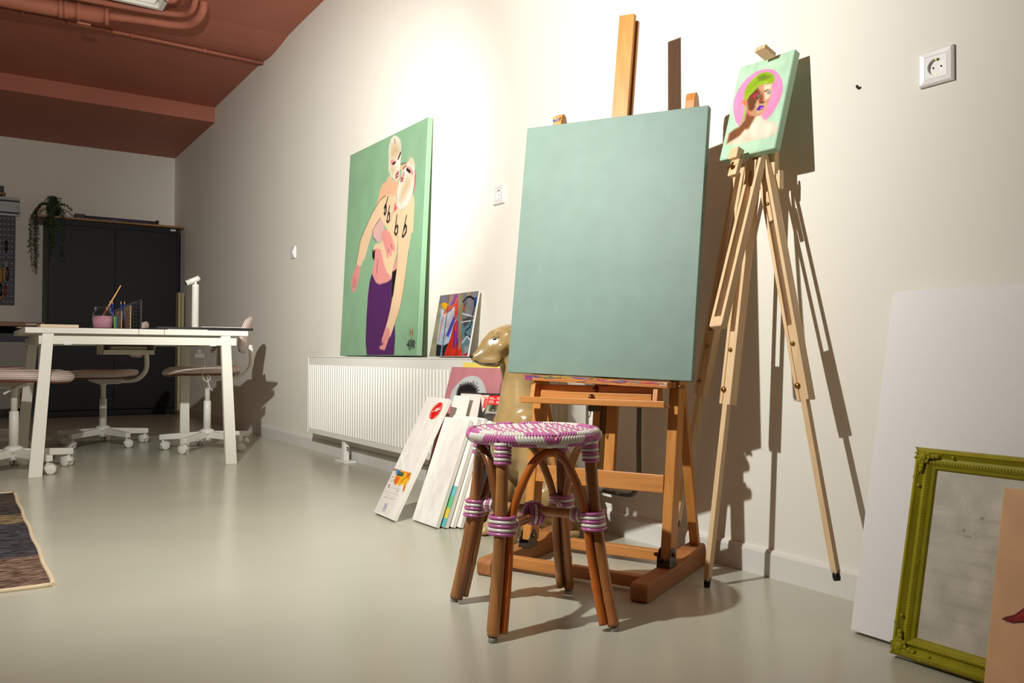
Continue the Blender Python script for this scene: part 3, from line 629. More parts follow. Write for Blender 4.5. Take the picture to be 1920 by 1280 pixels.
P = crom([(RX1-0.01, -0.07, 0.556), (7.44, -0.055, 0.556), (7.505, -0.05, 0.54), (7.527, -0.05, 0.49), (7.527, -0.05, 0.35), (7.527, -0.05, 0.22), (7.508, -0.05, 0.172), (7.46, -0.05, 0.156), (7.30, -0.05, 0.156), (RX1-0.01, -0.055, 0.17)], 6)
tag(MB().tube(P, 0.0085, 12).build('radiator_pipe', pipem), 'grey metal heating pipe bent beside the radiator behind the big easel', 'pipe')

# ------------------------------------------------------------------ ceiling fittings
lampw = mat('lamp_white', (240, 238, 230), 0.35); lampi = mat('lamp_diffuser', (240, 236, 224), 0.25, emit=0.45)
t = empty('ceiling_light', 'white box ceiling light cut off by the top edge', 'ceiling light', (3.88, -1.5, 2.85))
b = MB(); L_, W_ = 1.25, 0.635
for (x0, x1, y0, y1) in ((0, L_, W_-0.03, W_), (0, L_, -W_, -W_+0.03), (0, 0.03, -W_+0.03, W_-0.03), (L_-0.03, L_, -W_+0.03, W_-0.03)): b.box(x0, x1, y0, y1, 0, 0.06)
b.box(0.0, L_, -W_, W_, 0.055, 0.064); b.build('housing', lampw, t, 0.002)
b = MB().box(0.06, L_-0.06, -W_+0.06, W_-0.06, 0.012, 0.022); b.build('diffuser', lampi, t, 0.003)
b = MB(); b.box(0.03, L_-0.03, 0.1, 0.14, 0.022, 0.055); b.box(0.03, L_-0.03, -0.14, -0.1, 0.022, 0.055); b.build('reflector_rib', lampw, t)
t = empty('drain_pipe', 'thick terracotta painted drain pipe with collars on the ceiling', 'pipe', (3.7, -1.0, 2.8))
o = Vector((3.7, -1.0, 2.8))
def tp(*pts): return [Vector(p)-o for p in pts]
MB().tube(tp((3.60, -3.6, 2.80), (3.64, -1.6, 2.805), (3.70, -1.16, 2.81)), 0.05, 20).build('wide_pipe', terra, t)
for y, r_ in ((-1.43, 0.056), (-1.40, 0.056), (-1.33, 0.058), (-1.17, 0.056)):
    x = 3.64+0.06*(y+1.6)/0.44; MB().tube(tp((x-0.003, y-0.012, 2.807), (x, y+0.012, 2.807)), r_, 20).build('collar', terra, t)
MB().box(-0.05, 0.0, -0.34, -0.26, -0.075, -0.062).build('clamp', terra, t, 0.003)
MB().tube(tp(*crom([(3.70, -1.17, 2.81), (3.745, -0.95, 2.815), (3.765, -0.78, 2.82), (3.83, -0.69, 2.82), (3.93, -0.655, 2.835), (3.99, -0.64, 2.87), (4.0, -0.635, 2.93)], 6)), 0.026, 14).build('narrow_pipe', terra, t)
MB().tube(tp(*crom([(3.74, -1.9, 2.862), (3.79, -1.1, 2.862), (3.83, -0.84, 2.862), (3.88, -0.735, 2.862), (3.97, -0.70, 2.87), (4.04, -0.69, 2.94)], 6)), 0.02, 12).build('narrow_pipe', terra, t)
P = crom([(4.22, -0.93, 2.93), (4.16, -0.93, 2.88), (4.08, -0.90, 2.865), (4.03, -0.84, 2.87), (4.05, -0.78, 2.93)], 6)
tag(MB().tube(P, 0.016, 10).build('ceiling_hose', terra), 'short curved terracotta pipe hooking down beside the ceiling light', 'pipe')
t = empty('conduit', 'thin terracotta conduit running along the ceiling to the long wall', 'conduit', (3.22, -1.0, 2.876))
MB().tube([(0.0, 0.985, 0.0), (0.03, 0.2, 0.0), (0.035, -0.70, 0.0), (0.0, -0.80, 0.003), (-0.01, -3.0, 0.003)], 0.012, 12).build('conduit_tube', terra, t)
for y in (0.55, 0.05, -0.35, -0.62): MB().tube([(0.033-0.03*max(0, (y-0.2)/0.8), y-0.012, 0), (0.033-0.03*max(0, (y-0.2)/0.8), y+0.012, 0)], 0.0155, 12).build('conduit_clip', terra, t)

# ------------------------------------------------------------------ back of the room
blackm = mat('cabinet_black', (13, 13, 16), 0.45, spec=0.28, var=0.06, vscale=20)
gap = mat('gap_black', (8, 8, 9), 0.8)
oakb = wood('shelf_board', (148, 104, 62), 1)
t = empty('metal_cabinet', 'tall black two-door metal cabinet in the far corner', 'cabinet', (0.31, -0.66, 0))
MB().box(-0.25, 0.235, -0.6, 0.6, 0.06, 1.915).build('carcass', blackm, t, 0.004)
MB().box(-0.24, 0.25, -0.6, 0.6, 0.0, 0.058).build('plinth', blackm, t)
MB().box(0.236, 0.25, -0.6, 0.6, 1.865, 1.915).build('top_rail', blackm, t)
for y0, y1 in ((-0.6, -0.586), (0.575, 0.6)): MB().box(0.236, 0.25, y0, y1, 0.06, 1.862).build('side_rail', blackm, t)
for y0, y1 in ((-0.583, -0.008), (-0.003, 0.572)): MB().box(0.237, 0.252, y0, y1, 0.07, 1.86).build('cabinet_door', blackm, t, 0.002)
lab = mat('sticker_white', (206, 200, 206), 0.5)
MB().box(0.2505, 0.2515, 0.512, 0.562, 1.885, 1.905).build('sticker', lab, t)
tag(MB().box(0.0, 0.605, -1.345, -0.028, 1.916, 1.936).build('cabinet_top_board', oakb, None, 0.002), 'thin wooden board lying on top of the black cabinet', 'board')
t = empty('track_light', 'black light bar with ribbed grey tube lying on the cabinet board', 'light bar', (0.45, -0.55, 1.937))
MB().box(-0.05, 0.05, -0.47, -0.38, 0, 0.055).build('driver_box', blackp, t, 0.006)
tubm = mat('violet_tube', (92, 86, 110), 0.35)
MB().tube([(0, -0.39, 0.028), (0, 0.28, 0.028)], 0.022, 12).build('tube', tubm, t)
b = MB()
for i in range(33): b.tube([(0, -0.37+i*0.02, 0.028), (0, -0.362+i*0.02, 0.028)], 0.0235, 12)
b.build('tube_rings', blackp, t)
MB().box(-0.03, 0.03, 0.28, 0.305, 0, 0.06).build('end_cap', blackp, t, 0.004)

# trailing plant
rnd = random.Random(3)
t = empty('trailing_plant', 'trailing green plant spilling over the cabinet board edge', 'plant', (0.46, -1.20, 1.937))
MB().lathe([(0.045, 0), (0.062, 0.09), (0.066, 0.10), (0.058, 0.10), (0.05, 0.085), (0.0, 0.085)], n=20).build('plant_pot', mat('dark_pot', (36, 32, 30), 0.5), t)
leafs = [mat('leaf_green', (58, 84, 48), 0.5, var=0.3, vscale=30), mat('leaf_grey_green', (80, 98, 66), 0.5, var=0.3, vscale=30), mat('leaf_brown', (108, 76, 54), 0.6, var=0.3, vscale=30)]
def strand(b, stems, pts, dens, mi, ls=0.022):
    C_ = crom(pts, 7); stems.tube(C_, 0.0016, 5)
    for i, p in enumerate(C_[:-1]):
        dirn = (C_[i+1]-p)
        for k in range(dens):
            q = p+dirn*rnd.random(); a = rnd.uniform(0, 6.283); l = ls*rnd.uniform(0.7, 1.3)
            d = Vector((math.cos(a), math.sin(a), rnd.uniform(-0.5, 0.6))).normalized(); s_ = d.cross(Vector((rnd.uniform(-1, 1), rnd.uniform(-1, 1), 1))).normalized()*l*0.28
            nrm = d.cross(s_).normalized()*l*0.1
            b.add([q, q+d*l*0.5+s_+nrm, q+d*l, q+d*l*0.5-s_+nrm], [(0, 1, 2), (0, 2, 3)], mi if rnd.random() < 0.8 else (mi+1) % 2 if mi < 2 else 2)
fol = MB(); stm = MB()
for k in range(26):
    a = rnd.uniform(0, 6.283); r_ = rnd.uniform(0.03, 0.12)
    strand(fol, stm, [(0, 0, 0.09), (0.4*r_*math.cos(a), 0.4*r_*math.sin(a), 0.14+rnd.uniform(0, 0.07)), (r_*math.cos(a), r_*math.sin(a), 0.10+rnd.uniform(-0.02, 0.05))], 3, rnd.randint(0, 1))
for k in range(9):
    y = rnd.uniform(-0.10, 0.06); zz = rnd.choice((-0.42, -0.35, -0.22, -0.15, -0.28)); xx = 0.165+rnd.uniform(0, 0.05)
    if k < 2: y = 0.05+0.015*k; zz = -0.43
    if k == 2: y = -0.02; zz = -0.30
    strand(fol, stm, [(0, 0, 0.09), (0.08, y*0.5, 0.10), (xx-0.02, y, 0.03), (xx, y, -0.06), (xx+0.01, y+rnd.uniform(-0.01, 0.01), zz*0.6), (xx, y+rnd.uniform(-0.02, 0.02), zz)], 4, k % 2)
for k in range(7):
    y = -0.175+rnd.uniform(-0.02, 0.04); x = rnd.uniform(-0.05, 0.12); zz = rnd.choice((-0.36, -0.40, -0.48, -0.30)); br = 2 if k in (1, 4) else k % 2
    if br == 2: y = -0.15; zz = -0.50
    strand(fol, stm, [(0, 0, 0.09), (x*0.4, -0.08, 0.13), (x, -0.15, 0.05), (x, y, -0.04), (x, y, zz*0.6), (x, y+rnd.uniform(-0.01, 0.02), zz)], 4, br)
strand(fol, stm, [(0, 0, 0.09), (0.02, 0.06, 0.13), (0.03, 0.12, 0.12), (0.04, 0.15, 0.07)], 3, 0); strand(fol, stm, [(0, 0, 0.09), (0.02, 0.05, 0.10), (0.03, 0.10, 0.03)], 3, 2)
fol.build('foliage', leafs, t, recalc=False)['kind'] = 'stuff'; stm.build('stem', leafs[0], t)

# boards standing by the cabinet
mdf = wood('pale_board', (176, 162, 122), 2, 0.8)
for y, xx, zt, lb in ((-0.085, 0.70, 1.245, 'pale wooden board standing upright against the black cabinet edge'), (-0.052, 0.69, 1.24, 'pale wooden board standing between its twin and the wall, by the cabinet')):
    tag(MB().box(xx-0.1, xx+0.02, y-0.013, y+0.013, 0.0, zt).build('plank', mdf, None, 0.002), lb, 'plank', 'pale planks beside the cabinet')

# pegboard, tools, rail, bench, tool cart
peg = mat('pegboard_grey', (62, 63, 70), 0.5); N = peg.node_tree.nodes; L = peg.node_tree.links
tc = N.new('ShaderNodeTexCoord'); sp = N.new('ShaderNodeSeparateXYZ'); L.new(tc.outputs['Object'], sp.inputs[0])
def fr(src, per):
    a = N.new('ShaderNodeMath'); a.operation = 'DIVIDE'; a.inputs[1].default_value = per; L.new(src, a.inputs[0])
    f = N.new('ShaderNodeMath'); f.operation = 'FRACT'; L.new(a.outputs[0], f.inputs[0])
    s = N.new('ShaderNodeMath'); s.operation = 'SUBTRACT'; s.inputs[1].default_value = 0.5; L.new(f.outputs[0], s.inputs[0])
    q = N.new('ShaderNodeMath'); q.operation = 'ABSOLUTE'; L.new(s.outputs[0], q.inputs[0]); return q.outputs[0]
c1 = N.new('ShaderNodeMath'); c1.operation = 'LESS_THAN'; c1.inputs[1].default_value = 0.22; L.new(fr(sp.outputs['Y'], 0.033), c1.inputs[0])
c2 = N.new('ShaderNodeMath'); c2.operation = 'LESS_THAN'; c2.inputs[1].default_value = 0.10; L.new(fr(sp.outputs['Z'], 0.055), c2.inputs[0])
cm = N.new('ShaderNodeMath'); cm.operation = 'MULTIPLY'; L.new(c1.outputs[0], cm.inputs[0]); L.new(c2.outputs[0], cm.inputs[1])
mx = N.new('ShaderNodeMix'); mx.data_type = 'RGBA'; mx.inputs[6].default_value = (*lin((58, 59, 66)), 1); mx.inputs[7].default_value = (*lin((150, 150, 152)), 1)
L.new(cm.outputs[0], mx.inputs[0]); L.new(mx.outputs[2], N['Principled BSDF'].inputs['Base Color'])
t = empty('pegboard', 'dark grey perforated tool board on the back wall', 'pegboard', (0.018, -2.1, 1.54))
MB().box(-0.002, 0.006, -0.6, 0.605, -0.445, 0.445).build('panel', peg, t)
vio = mat('violet_strip', (56, 40, 120), 0.4)
for z in (0.055, -0.12, -0.30): MB().box(0.006, 0.03, -0.5, 0.585, z-0.006, z+0.006).build('tool_holder', vio, t)
steel = mat('steel', (150, 150, 150), 0.3, 0.9); dsteel = mat('dull_steel', (92, 92, 92), 0.5, 0.5)
yel = mat('tool_yellow', (196, 140, 30), 0.45); redm = mat('tool_red', (150, 34, 28), 0.45); bl = mat('tool_blue', (30, 60, 120), 0.45)
TG = 'hand tools hanging on the tool board'
def screwdriver(y, ztop, hl, sl, hm, cm_, label, upright=True):
    t = empty('screwdriver', label, 'screwdriver', (0.042, y, ztop), group=TG)
    sgn = -1
    MB().lathe([(0.006, 0), (0.013, 0.008), (0.012, hl*0.4), (0.014, hl*0.7), (0.009, hl)], (0, 0, 0 if upright else -sl), (0, 0, -1), 10).build('handle', hm, t)
    MB().lathe([(0.0075, 0), (0.008, hl*0.22)], (0, 0, -hl if upright else -sl+0.0), (0, 0, -1 if upright else 1), 10).build('collar', cm_, t)
    MB().tube([(0, 0, -hl if upright else 0), (0, 0, -hl-sl if upright else -sl)], 0.0035, 8).build('shaft', steel, t)
def pliers(y, ztop, l, hm, cm_, label):
    t = empty('pliers', label, 'pliers', (0.045, y, ztop), group=TG)
    MB().bar((0, 0, 0), (0, 0, -l*0.34), 0.026, 0.010, (1, 0, 0), w1=0.03).build('jaw', dsteel, t, 0.002)
    for s in (-1, 1): MB().tube(crom([(0, s*0.008, -l*0.32), (0, s*0.018, -l*0.6), (0, s*0.012, -l)], 4), [0.006]+[0.008]*7+[0.006], 8).build('handle', hm if s < 0 else cm_, t)
screwdriver(-1.573, 1.735, 0.10, 0.09, blackp, blackp, 'black-handled screwdriver upright in the top holder of the tool board')
pliers(-1.570, 1.535, 0.20, yel, blackp, 'yellow and black pliers below the black screwdriver')
screwdriver(-1.573, 1.38, 0.10, 0.10, redm, redm, 'dark red screwdriver hanging in the bottom row next to the yellow-tipped tool', False)
pliers(-1.630, 1.52, 0.21, blackp, yel, 'black and yellow pliers hanging second from the board edge, middle row')
screwdriver(-1.614, 1.30, 0.12, 0.06, blackp, yel, 'black tool with yellow tip in the bottom row of the tool board')
screwdriver(-1.648, 1.40, 0.11, 0.07, redm, yel, 'red and yellow screwdriver at the edge of view, bottom row', False)
pliers(-1.688, 1.56, 0.19, bl, steel, 'blue-handled pliers at the edge of view, middle row')
screwdriver(-1.648, 1.71, 0.09, 0.06, yel, bl, 'yellow and blue chisel in the top holder at the edge of view')
alu = mat('aluminium_grey', (150, 150, 150), 0.45, 0.3); navy = mat('dark_teal_strip', (20, 40, 52), 0.5)
t = empty('guide_rail', 'flat grey metal guide rail hung above the tool board', 'guide rail', (0.02, -1.9, 2.073))
MB().box(0, 0.012, -0.6, 0.438, -0.092, 0.092).build('rail_plate', alu, t, 0.002)
for z in (0.055, -0.062): MB().box(0.012, 0.015, -0.6, 0.436, z-0.009, z+0.009).build('grip_strip', navy, t)
MB().lathe([(0.005, 0), (0.005, 0.002)], (0.012, 0.41, 0.0), (1, 0, 0), 10).build('rivet', dark, t)
lp = MB().box(0.012, 0.0135, 0.17, 0.268, -0.018, 0.02).build('logo_plate', mat('logo_teal', (22, 66, 66), 0.5), t)
text('lettering', 'ta.', 0.042, lab, lp, Matrix(((0, 0, 1, 0.0137), (1, 0, 0, 0.225), (0, 1, 0, 0.002), (0, 0, 0, 1))))
t = empty('wall_shelf', 'small copper-brown wall ledge above the guide rail', 'shelf', (0.0, -1.75, 2.175))
MB().box(0, 0.1, -0.15, 0.165, 0, 0.022).build('board', oakb, t, 0.002); MB().box(0.0, 0.012, -0.13, 0.14, -0.03, 0).build('bracket', blackp, t)
tag(MB().box(0.015, 0.085, -1.80, -1.60, 2.1975, 2.262).build('wall_box', blackp, None, 0.006), 'small black box on the copper-brown wall ledge', 'box')
t = empty('workbench', 'wooden-topped workbench against the back wall beside the cabinet', 'workbench', (0.31, -2.2, 0))
MB().box(-0.29, 0.29, -1.0, 0.925, 0.873, 0.914).build('worktop', wood('bench_top', (150, 106, 66), 1), t, 0.002)
MB().box(-0.28, -0.20, -0.98, 0.90, 0.78, 0.872).build('rear_rail', blackp, t); 
for y in (-0.95, 0.88):
    for x in (-0.25, ): MB().box(x-0.03, x+0.03, y-0.03, y+0.03, 0, 0.872).build('leg', blackp, t)
MB().box(0.2902, 0.2912, 0.772, 0.862, 0.884, 0.902).build('sticker', lab, t)
anth = mat('speckled_dark_grey', (64, 66, 74), 0.6, var=0.25, vscale=120); gp = mat('grey_panel', (142, 138, 130), 0.5)
t = empty('tool_cart', 'dark framed tool cart with grey front under the workbench', 'tool cart', (0.33, -1.9, 0))
MB().box(-0.2, 0.20, -0.5, 0.51, 0.10, 0.70).build('body', anth, t)
MB().box(0.2, 0.22, -0.5, 0.515, 0.722, 0.785).build('top_frame', anth, t); MB().box(-0.2, 0.22, 0.49, 0.515, 0.10, 0.722).build('side_frame', anth, t)
MB().box(0.2, 0.212, -0.5, 0.486, 0.10, 0.716).build('front_panel', gp, t)
for x in (-0.15, 0.15):
    for y in (-0.44, 0.44): MB().lathe([(0.05, -0.015), (0.05, 0.015)], (x, y, 0.05), (0, 1, 0), 16).build('wheel', blackp, t)
t = empty('canister', 'red canister with yellow top on the floor behind the desk leg', 'canister', (0.85, -1.452, 0))
MB().lathe([(0.024, 0), (0.026, 0.01), (0.026, 0.25), (0.018, 0.27)], n=16).build('can', mat('can_red', (150, 20, 24), 0.35), t)
MB().lathe([(0.018, 0.268), (0.02, 0.275), (0.02, 0.31), (0.012, 0.325)], n=16).build('cap', yel, t)

# ------------------------------------------------------------------ desk
dw = mat('desk_white', (232, 229, 218), 0.38, spec=0.45)
t = empty('desk', 'white desk with splayed legs in the far half of the room', 'desk', (4.1, -1.1, 0))
XN, XR, Y0, Y1 = 0.655, -0.46, -0.56, 0.555
for y0, y1 in ((Y0, -0.031), (-0.029, 0.099), (0.101, Y1)): MB().box(XR, XN, y0, y1, 0.728, 0.757).build('tabletop', dw, t, 0.002)
MB().box(XN-0.024, XN-0.002, -0.50, 0.49, 0.672, 0.715).build('apron', dw, t, 0.002); MB().box(XR+0.05, XR+0.072, -0.50, 0.49, 0.672, 0.715).build('apron', dw, t, 0.002)
for y in (-0.47, 0.46): MB().box(XR+0.06, XN-0.02, y-0.012, y+0.012, 0.672, 0.715).build('side_rail', dw, t, 0.002)
MB().box(XR+0.06, XN-0.03, -0.48, -0.46, 0.715, 0.728).build('batten', dw, t); MB().box(XR+0.06, XN-0.03, 0.44, 0.46, 0.715, 0.728).build('batten', dw, t)
for xt, xb in ((0.638, 0.692), (-0.40, -0.48)):
    for yt, yb in ((-0.458, -0.506), (0.430, 0.458)):
        b = MB(); wt, wb, d = 0.026, 0.026, 0.016
        if xt < 0: xb = -0.48
        b.hexa([(xb-d, yb-wb-0.01, 0.0), (xb+d, yb-wb-0.01, 0.0), (xb+d, yb+wb, 0.0), (xb-d, yb+wb, 0.0), (xt-d, yt-wt, 0.727), (xt+d, yt-wt, 0.727), (xt+d, yt+wt, 0.727), (xt-d, yt+wt, 0.727)])
        b.build('leg', dw, t, 0.003)
for y in (-0.37, 0.36): MB().box(XN-0.025, XN+0.0, y-0.018, y+0.018, 0.668, 0.680).build('clip', plast, t, 0.002)
# metal cable tray below the top
b = MB(); b.box(-0.36, -0.10, -0.11, 0.19, 0.617, 0.621); b.box(-0.104, -0.10, -0.11, 0.19, 0.621, 0.645); b.box(-0.36, -0.356, -0.11, 0.19, 0.621, 0.685)
for y in (-0.11, 0.186): b.box(-0.36, -0.10, y, y+0.004, 0.621, 0.728)
b.build('cable_tray', mat('tray_beige', (214, 206, 190), 0.4), t)
MB().box(-0.33, -0.13, -0.06, 0.15, 0.622, 0.668).build('power_brick', mat('felt_grey', (190, 184, 168), 0.8, var=0.15, vscale=150), t, 0.004)

# ------------------------------------------------------------------ swivel chairs
chw = mat('chair_white', (226, 223, 214), 0.35, spec=0.45)
def striped(name, per, axis):
    m = bpy.data.materials.new(name); m.use_nodes = True; N = m.node_tree.nodes; L = m.node_tree.links; bs = N['Principled BSDF']; bs.inputs['Roughness'].default_value = 0.8
    bs.inputs['Specular IOR Level'].default_value = 0.2
    tc = N.new('ShaderNodeTexCoord'); sp = N.new('ShaderNodeSeparateXYZ'); L.new(tc.outputs['Object'], sp.inputs[0])
    a = N.new('ShaderNodeMath'); a.operation = 'MULTIPLY'; a.inputs[1].default_value = 2*math.pi/per; L.new(sp.outputs[axis], a.inputs[0])
    s = N.new('ShaderNodeMath'); s.operation = 'SINE'; L.new(a.outputs[0], s.inputs[0])
    r = N.new('ShaderNodeMapRange'); r.inputs[1].default_value = -0.9; r.inputs[2].default_value = 0.2; L.new(s.outputs[0], r.inputs[0])
    mx = N.new('ShaderNodeMix'); mx.data_type = 'RGBA'; mx.inputs[6].default_value = (*lin((130, 92, 84)), 1); mx.inputs[7].default_value = (*lin((236, 222, 214)), 1)
    L.new(r.outputs[0], mx.inputs[0]); L.new(mx.outputs[2], bs.inputs['Base Color']); return m
strip = striped('pink_striped_fabric', 0.0095, 'Z'); strip2 = striped('pink_striped_cover', 0.0095, 'Y'); brown = mat('seat_shell_brown', (120, 66, 44), 0.45)
def chair(label, loc, rz, seat_z, base_a, back=True):
    t = empty('swivel_chair', label, 'chair', loc, group='pink swivel chairs round the desk'); t.rotation_euler = (0, 0, rz)
    ba = base_a-rz
    MB().lathe([(0.030, 0.06), (0.034, 0.075), (0.034, 0.10), (0.05, 0.104), (0.044, 0.125), (0.026, 0.135)], n=24).build('base_hub', chw, t)
    for k in range(5):
        a = ba+k*2*math.pi/5; d = Vector((math.cos(a), math.sin(a), 0)); s_ = Vector((-math.sin(a), math.cos(a), 0)); b = MB()
        q = []
        for r_, zc, hh_ in ((0.028, 0.096, 0.022), (0.292, 0.083, 0.017)):
            q += [d*r_-s_*0.017+Vector((0, 0, zc-hh_)), d*r_+s_*0.017+Vector((0, 0, zc-hh_)), d*r_+s_*0.017+Vector((0, 0, zc+hh_)), d*r_-s_*0.017+Vector((0, 0, zc+hh_))]
        b.hexa(q); arm = b.build('base_arm', chw, t, 0.005)
        c = d*0.272; f = a+1.1+k*0.9; fd = Vector((math.cos(f), math.sin(f), 0)); sd = Vector((-math.sin(f), math.cos(f), 0)); wc = c+fd*0.012+Vector((0, 0, 0.0265))
        b = MB(); b.lathe([(0.007, 0.03), (0.007, 0.07)], c, (0, 0, 1), 10)
        for sg in (-1, 1): b.lathe([(0.018, 0.004), (0.0265, 0.007), (0.0265, 0.021), (0.020, 0.025), (0.004, 0.0255)], wc, sd*sg, 18)
        b.build('caster', chw, arm)
        b = MB(); vs = []; n = 9
        for i in range(n):
            an = math.radians(20+i*20); 
            for sg in (-1, 1): vs.append(wc+sd*sg*0.023+fd*0.031*math.cos(an)+Vector((0, 0, 0.031*math.sin(an))))
        b.add(vs, [(2*i, 2*i+1, 2*i+3, 2*i+2) for i in range(n-1)], 0, True); o_ = b.build('caster_hood', chw, arm, recalc=False)
        s2 = o_.modifiers.new('thick', 'SOLIDIFY'); s2.thickness = 0.003
    zs = seat_z-0.062
    MB().lathe([(0.023, 0.13), (0.023, 0.315), (0.021, 0.317)], n=20).build('lower_column', chw, t)
    MB().lathe([(0.0165, 0.315), (0.0165, zs-0.05), (0.026, zs-0.03)], n=20).build('upper_column', chw, t)
    b = MB(); b.prism([(-0.13, zs-0.018), (-0.10, zs-0.034), (0.02, zs-0.036), (0.085, zs-0.012), (0.09, zs+0.004), (-0.13, zs+0.004)], 1, -0.038, 0.038); b.build('tilt_mechanism', chw, t, 0.006)
    MB().tube([(0.02, -0.03, zs-0.03), (0.04, -0.12, zs-0.045), (0.045, -0.17, zs-0.055)], 0.005, 8).build('lever', chw, t)
    # seat pad
    def pad(name, m, prof, parent):
        b = MB(); n = 48; vs = []
        for k, z, lift in prof:
            for j in range(n):
                a = 2*math.pi*j/n; ca, sa = math.cos(a), math.sin(a); e = 2/2.5
                x = 0.245*k*math.copysign(abs(ca)**e, ca)+0.03; y = 0.235*k*math.copysign(abs(sa)**e, sa)
                dz = -0.018*max(0, (x-0.14)/0.135)**2*lift+0.012*max(0, (-x-0.1)/0.12)**2*lift
                vs.append((x, y, z+dz))
        kf = len(prof)
        fs = [(i*n+j, i*n+(j+1) % n, (i+1)*n+(j+1) % n, (i+1)*n+j) for i in range(kf-1) for j in range(n)]+[tuple(reversed(range(n))), tuple((kf-1)*n+j for j in range(n))]
        b.add(vs, fs, 0, True); return b.build(name, m, parent)
    pad('seat_shell', brown, [(0.80, zs+0.002, 1), (0.93, zs+0.006, 1), (0.945, zs+0.014, 1), (0.9, zs+0.016, 1)], t)
    pad('seat', strip, [(0.9, zs+0.013, 1), (0.975, zs+0.018, 1), (1.0, zs+0.033, 1), (0.985, zs+0.046, 1), (0.93, zs+0.056, 1), (0.8, zs+0.062, 1), (0.5, zs+0.062, 1), (0.2, zs+0.06, 1)], t)
    P = crom([(-0.10, 0, zs-0.012), (-0.17, 0, zs-0.012), (-0.225, 0, zs+0.005), (-0.268, 0, zs+0.06), (-0.272, 0, zs+0.14), (-0.262, 0, zs+0.20)], 6)
    MB().tube(P, 0.0155, 12).build('back_support', chw, t)
    # curved backrest cushion
    b = MB(); nu, nv = 18, 14; z0, z1 = zs+0.145, zs+0.395
    for side in (0, 1):
        vs = []
        for i in range(nu+1):
            for j in range(nv+1):
                u = -1+2*i/nu; v = -1+2*j/nv
                wy = 0.178*(1-0.20*max(0, v)**2*1.6-0.03*max(0, -v)**3); y = u*wy
                rr = (max(abs(u)**4, abs(v)**4)+0.35*(abs(u)**4*abs(v)**4)); th = 0.024*max(0.0, 1-min(1, rr))**0.5
                zz = (z0+z1)/2+v*0.125*(1-0.22*abs(u)**2.5*(v > 0)-0.08*abs(u)**3*(v <= 0)); bend = 0.034*(u*u)+0.014*(1-v*v)-0.022*v
                x = -0.250+bend+(th if side == 0 else -th); vs.append((x, y, zz))
        b.add(vs, [((i*(nv+1)+j), ((i+1)*(nv+1)+j), ((i+1)*(nv+1)+j+1), (i*(nv+1)+j+1)) for i in range(nu) for j in range(nv)], 0, True)
    bk = b.build('backrest', strip2, t)
    return t
chair('pink swivel chair near the long wall, its backrest shown right of the desk', (3.974, -0.583, 0), R_(255), 0.545, R_(31))
chair('pink swivel chair standing behind the desk before the black cabinet', (3.36, -1.12, 0), R_(250), 0.512, R_(24))
chair('nearest pink swivel chair, cut by the left edge, seat tucked past the desk leg', (4.47, -1.69, 0), R_(58), 0.535, R_(31))
chair('pink swivel chair at far left, only its column and base in view', (3.12, -1.79, 0), R_(65), 0.53, R_(50))

# ------------------------------------------------------------------ things on the desk
glass = bpy.data.materials.new('jar_glass'); glass.use_nodes = True; g = glass.node_tree.nodes['Principled BSDF']
g.inputs['Transmission Weight'].default_value = 1; g.inputs['Roughness'].default_value = 0.03; g.inputs['IOR'].default_value = 1.16; g.inputs['Base Color'].default_value = (0.95, 0.96, 0.96, 1)
pinkw = mat('pink_paint_water', (222, 160, 180), 0.15, spec=0.5)
t = empty('water_jar', 'glass jar half filled with pink paint water on the desk', 'jar', (4.60, -1.287, 0.757))
MB().lathe([(0.0, 0.0), (0.049, 0.0), (0.052, 0.006), (0.052, 0.078), (0.046, 0.094), (0.039, 0.100), (0.039, 0.104), (0.042, 0.106), (0.042, 0.116), (0.039, 0.118), (0.036, 0.116), (0.036, 0.100), (0.044, 0.092), (0.0495, 0.078), (0.0495, 0.006), (0.0, 0.004)], n=36).build('glass', glass, t)
MB().lathe([(0.0, 0.005), (0.0488, 0.006), (0.0488, 0.071), (0.0, 0.071)], n=32).build('water', pinkw, t)
bw = wood('brush_wood', (214, 156, 94), 2)
t = empty('paint_brush', 'long wooden paint brush leaning in the pink water jar', 'brush', (4.6, -1.317, 0.763))
MB().tube([(0.0, 0.035, 0.075), (0.0, 0.118, 0.237)], [0.005, 0.0032], 8).build('handle', bw, t); MB().tube([(0, -0.0, 0.0), (0, 0.016, 0.04), (0, 0.035, 0.076)], [0.002, 0.006, 0.005], 8).build('ferrule', steel, t)
tag(MB().box(4.55, 4.74, -1.592, -1.418, 0.758, 0.7735).build('sketch_pad', mat('cream_card', (224, 204, 176), 0.7), None, 0.002), 'cream sketch pad lying on the left end of the desk', 'pad')
papm = mat('paper', (232, 226, 214), 0.8)
tag(MB().box(4.48, 4.70, -1.69, -1.36, 0.7572, 0.7578).build('paper_sheet', papm), 'loose paper sheet under the cream sketch pad, poking past the desk edge', 'paper', )
t = empty('file_organizer', 'black mesh desk organizer with brown card dividers beside the pink jar', 'organizer', (4.58, -1.18, 0.757))
mesh = mat('black_mesh', (20, 20, 22), 0.5)
crd = mat('brown_card', (164, 132, 92), 0.8, var=0.12, vscale=60)
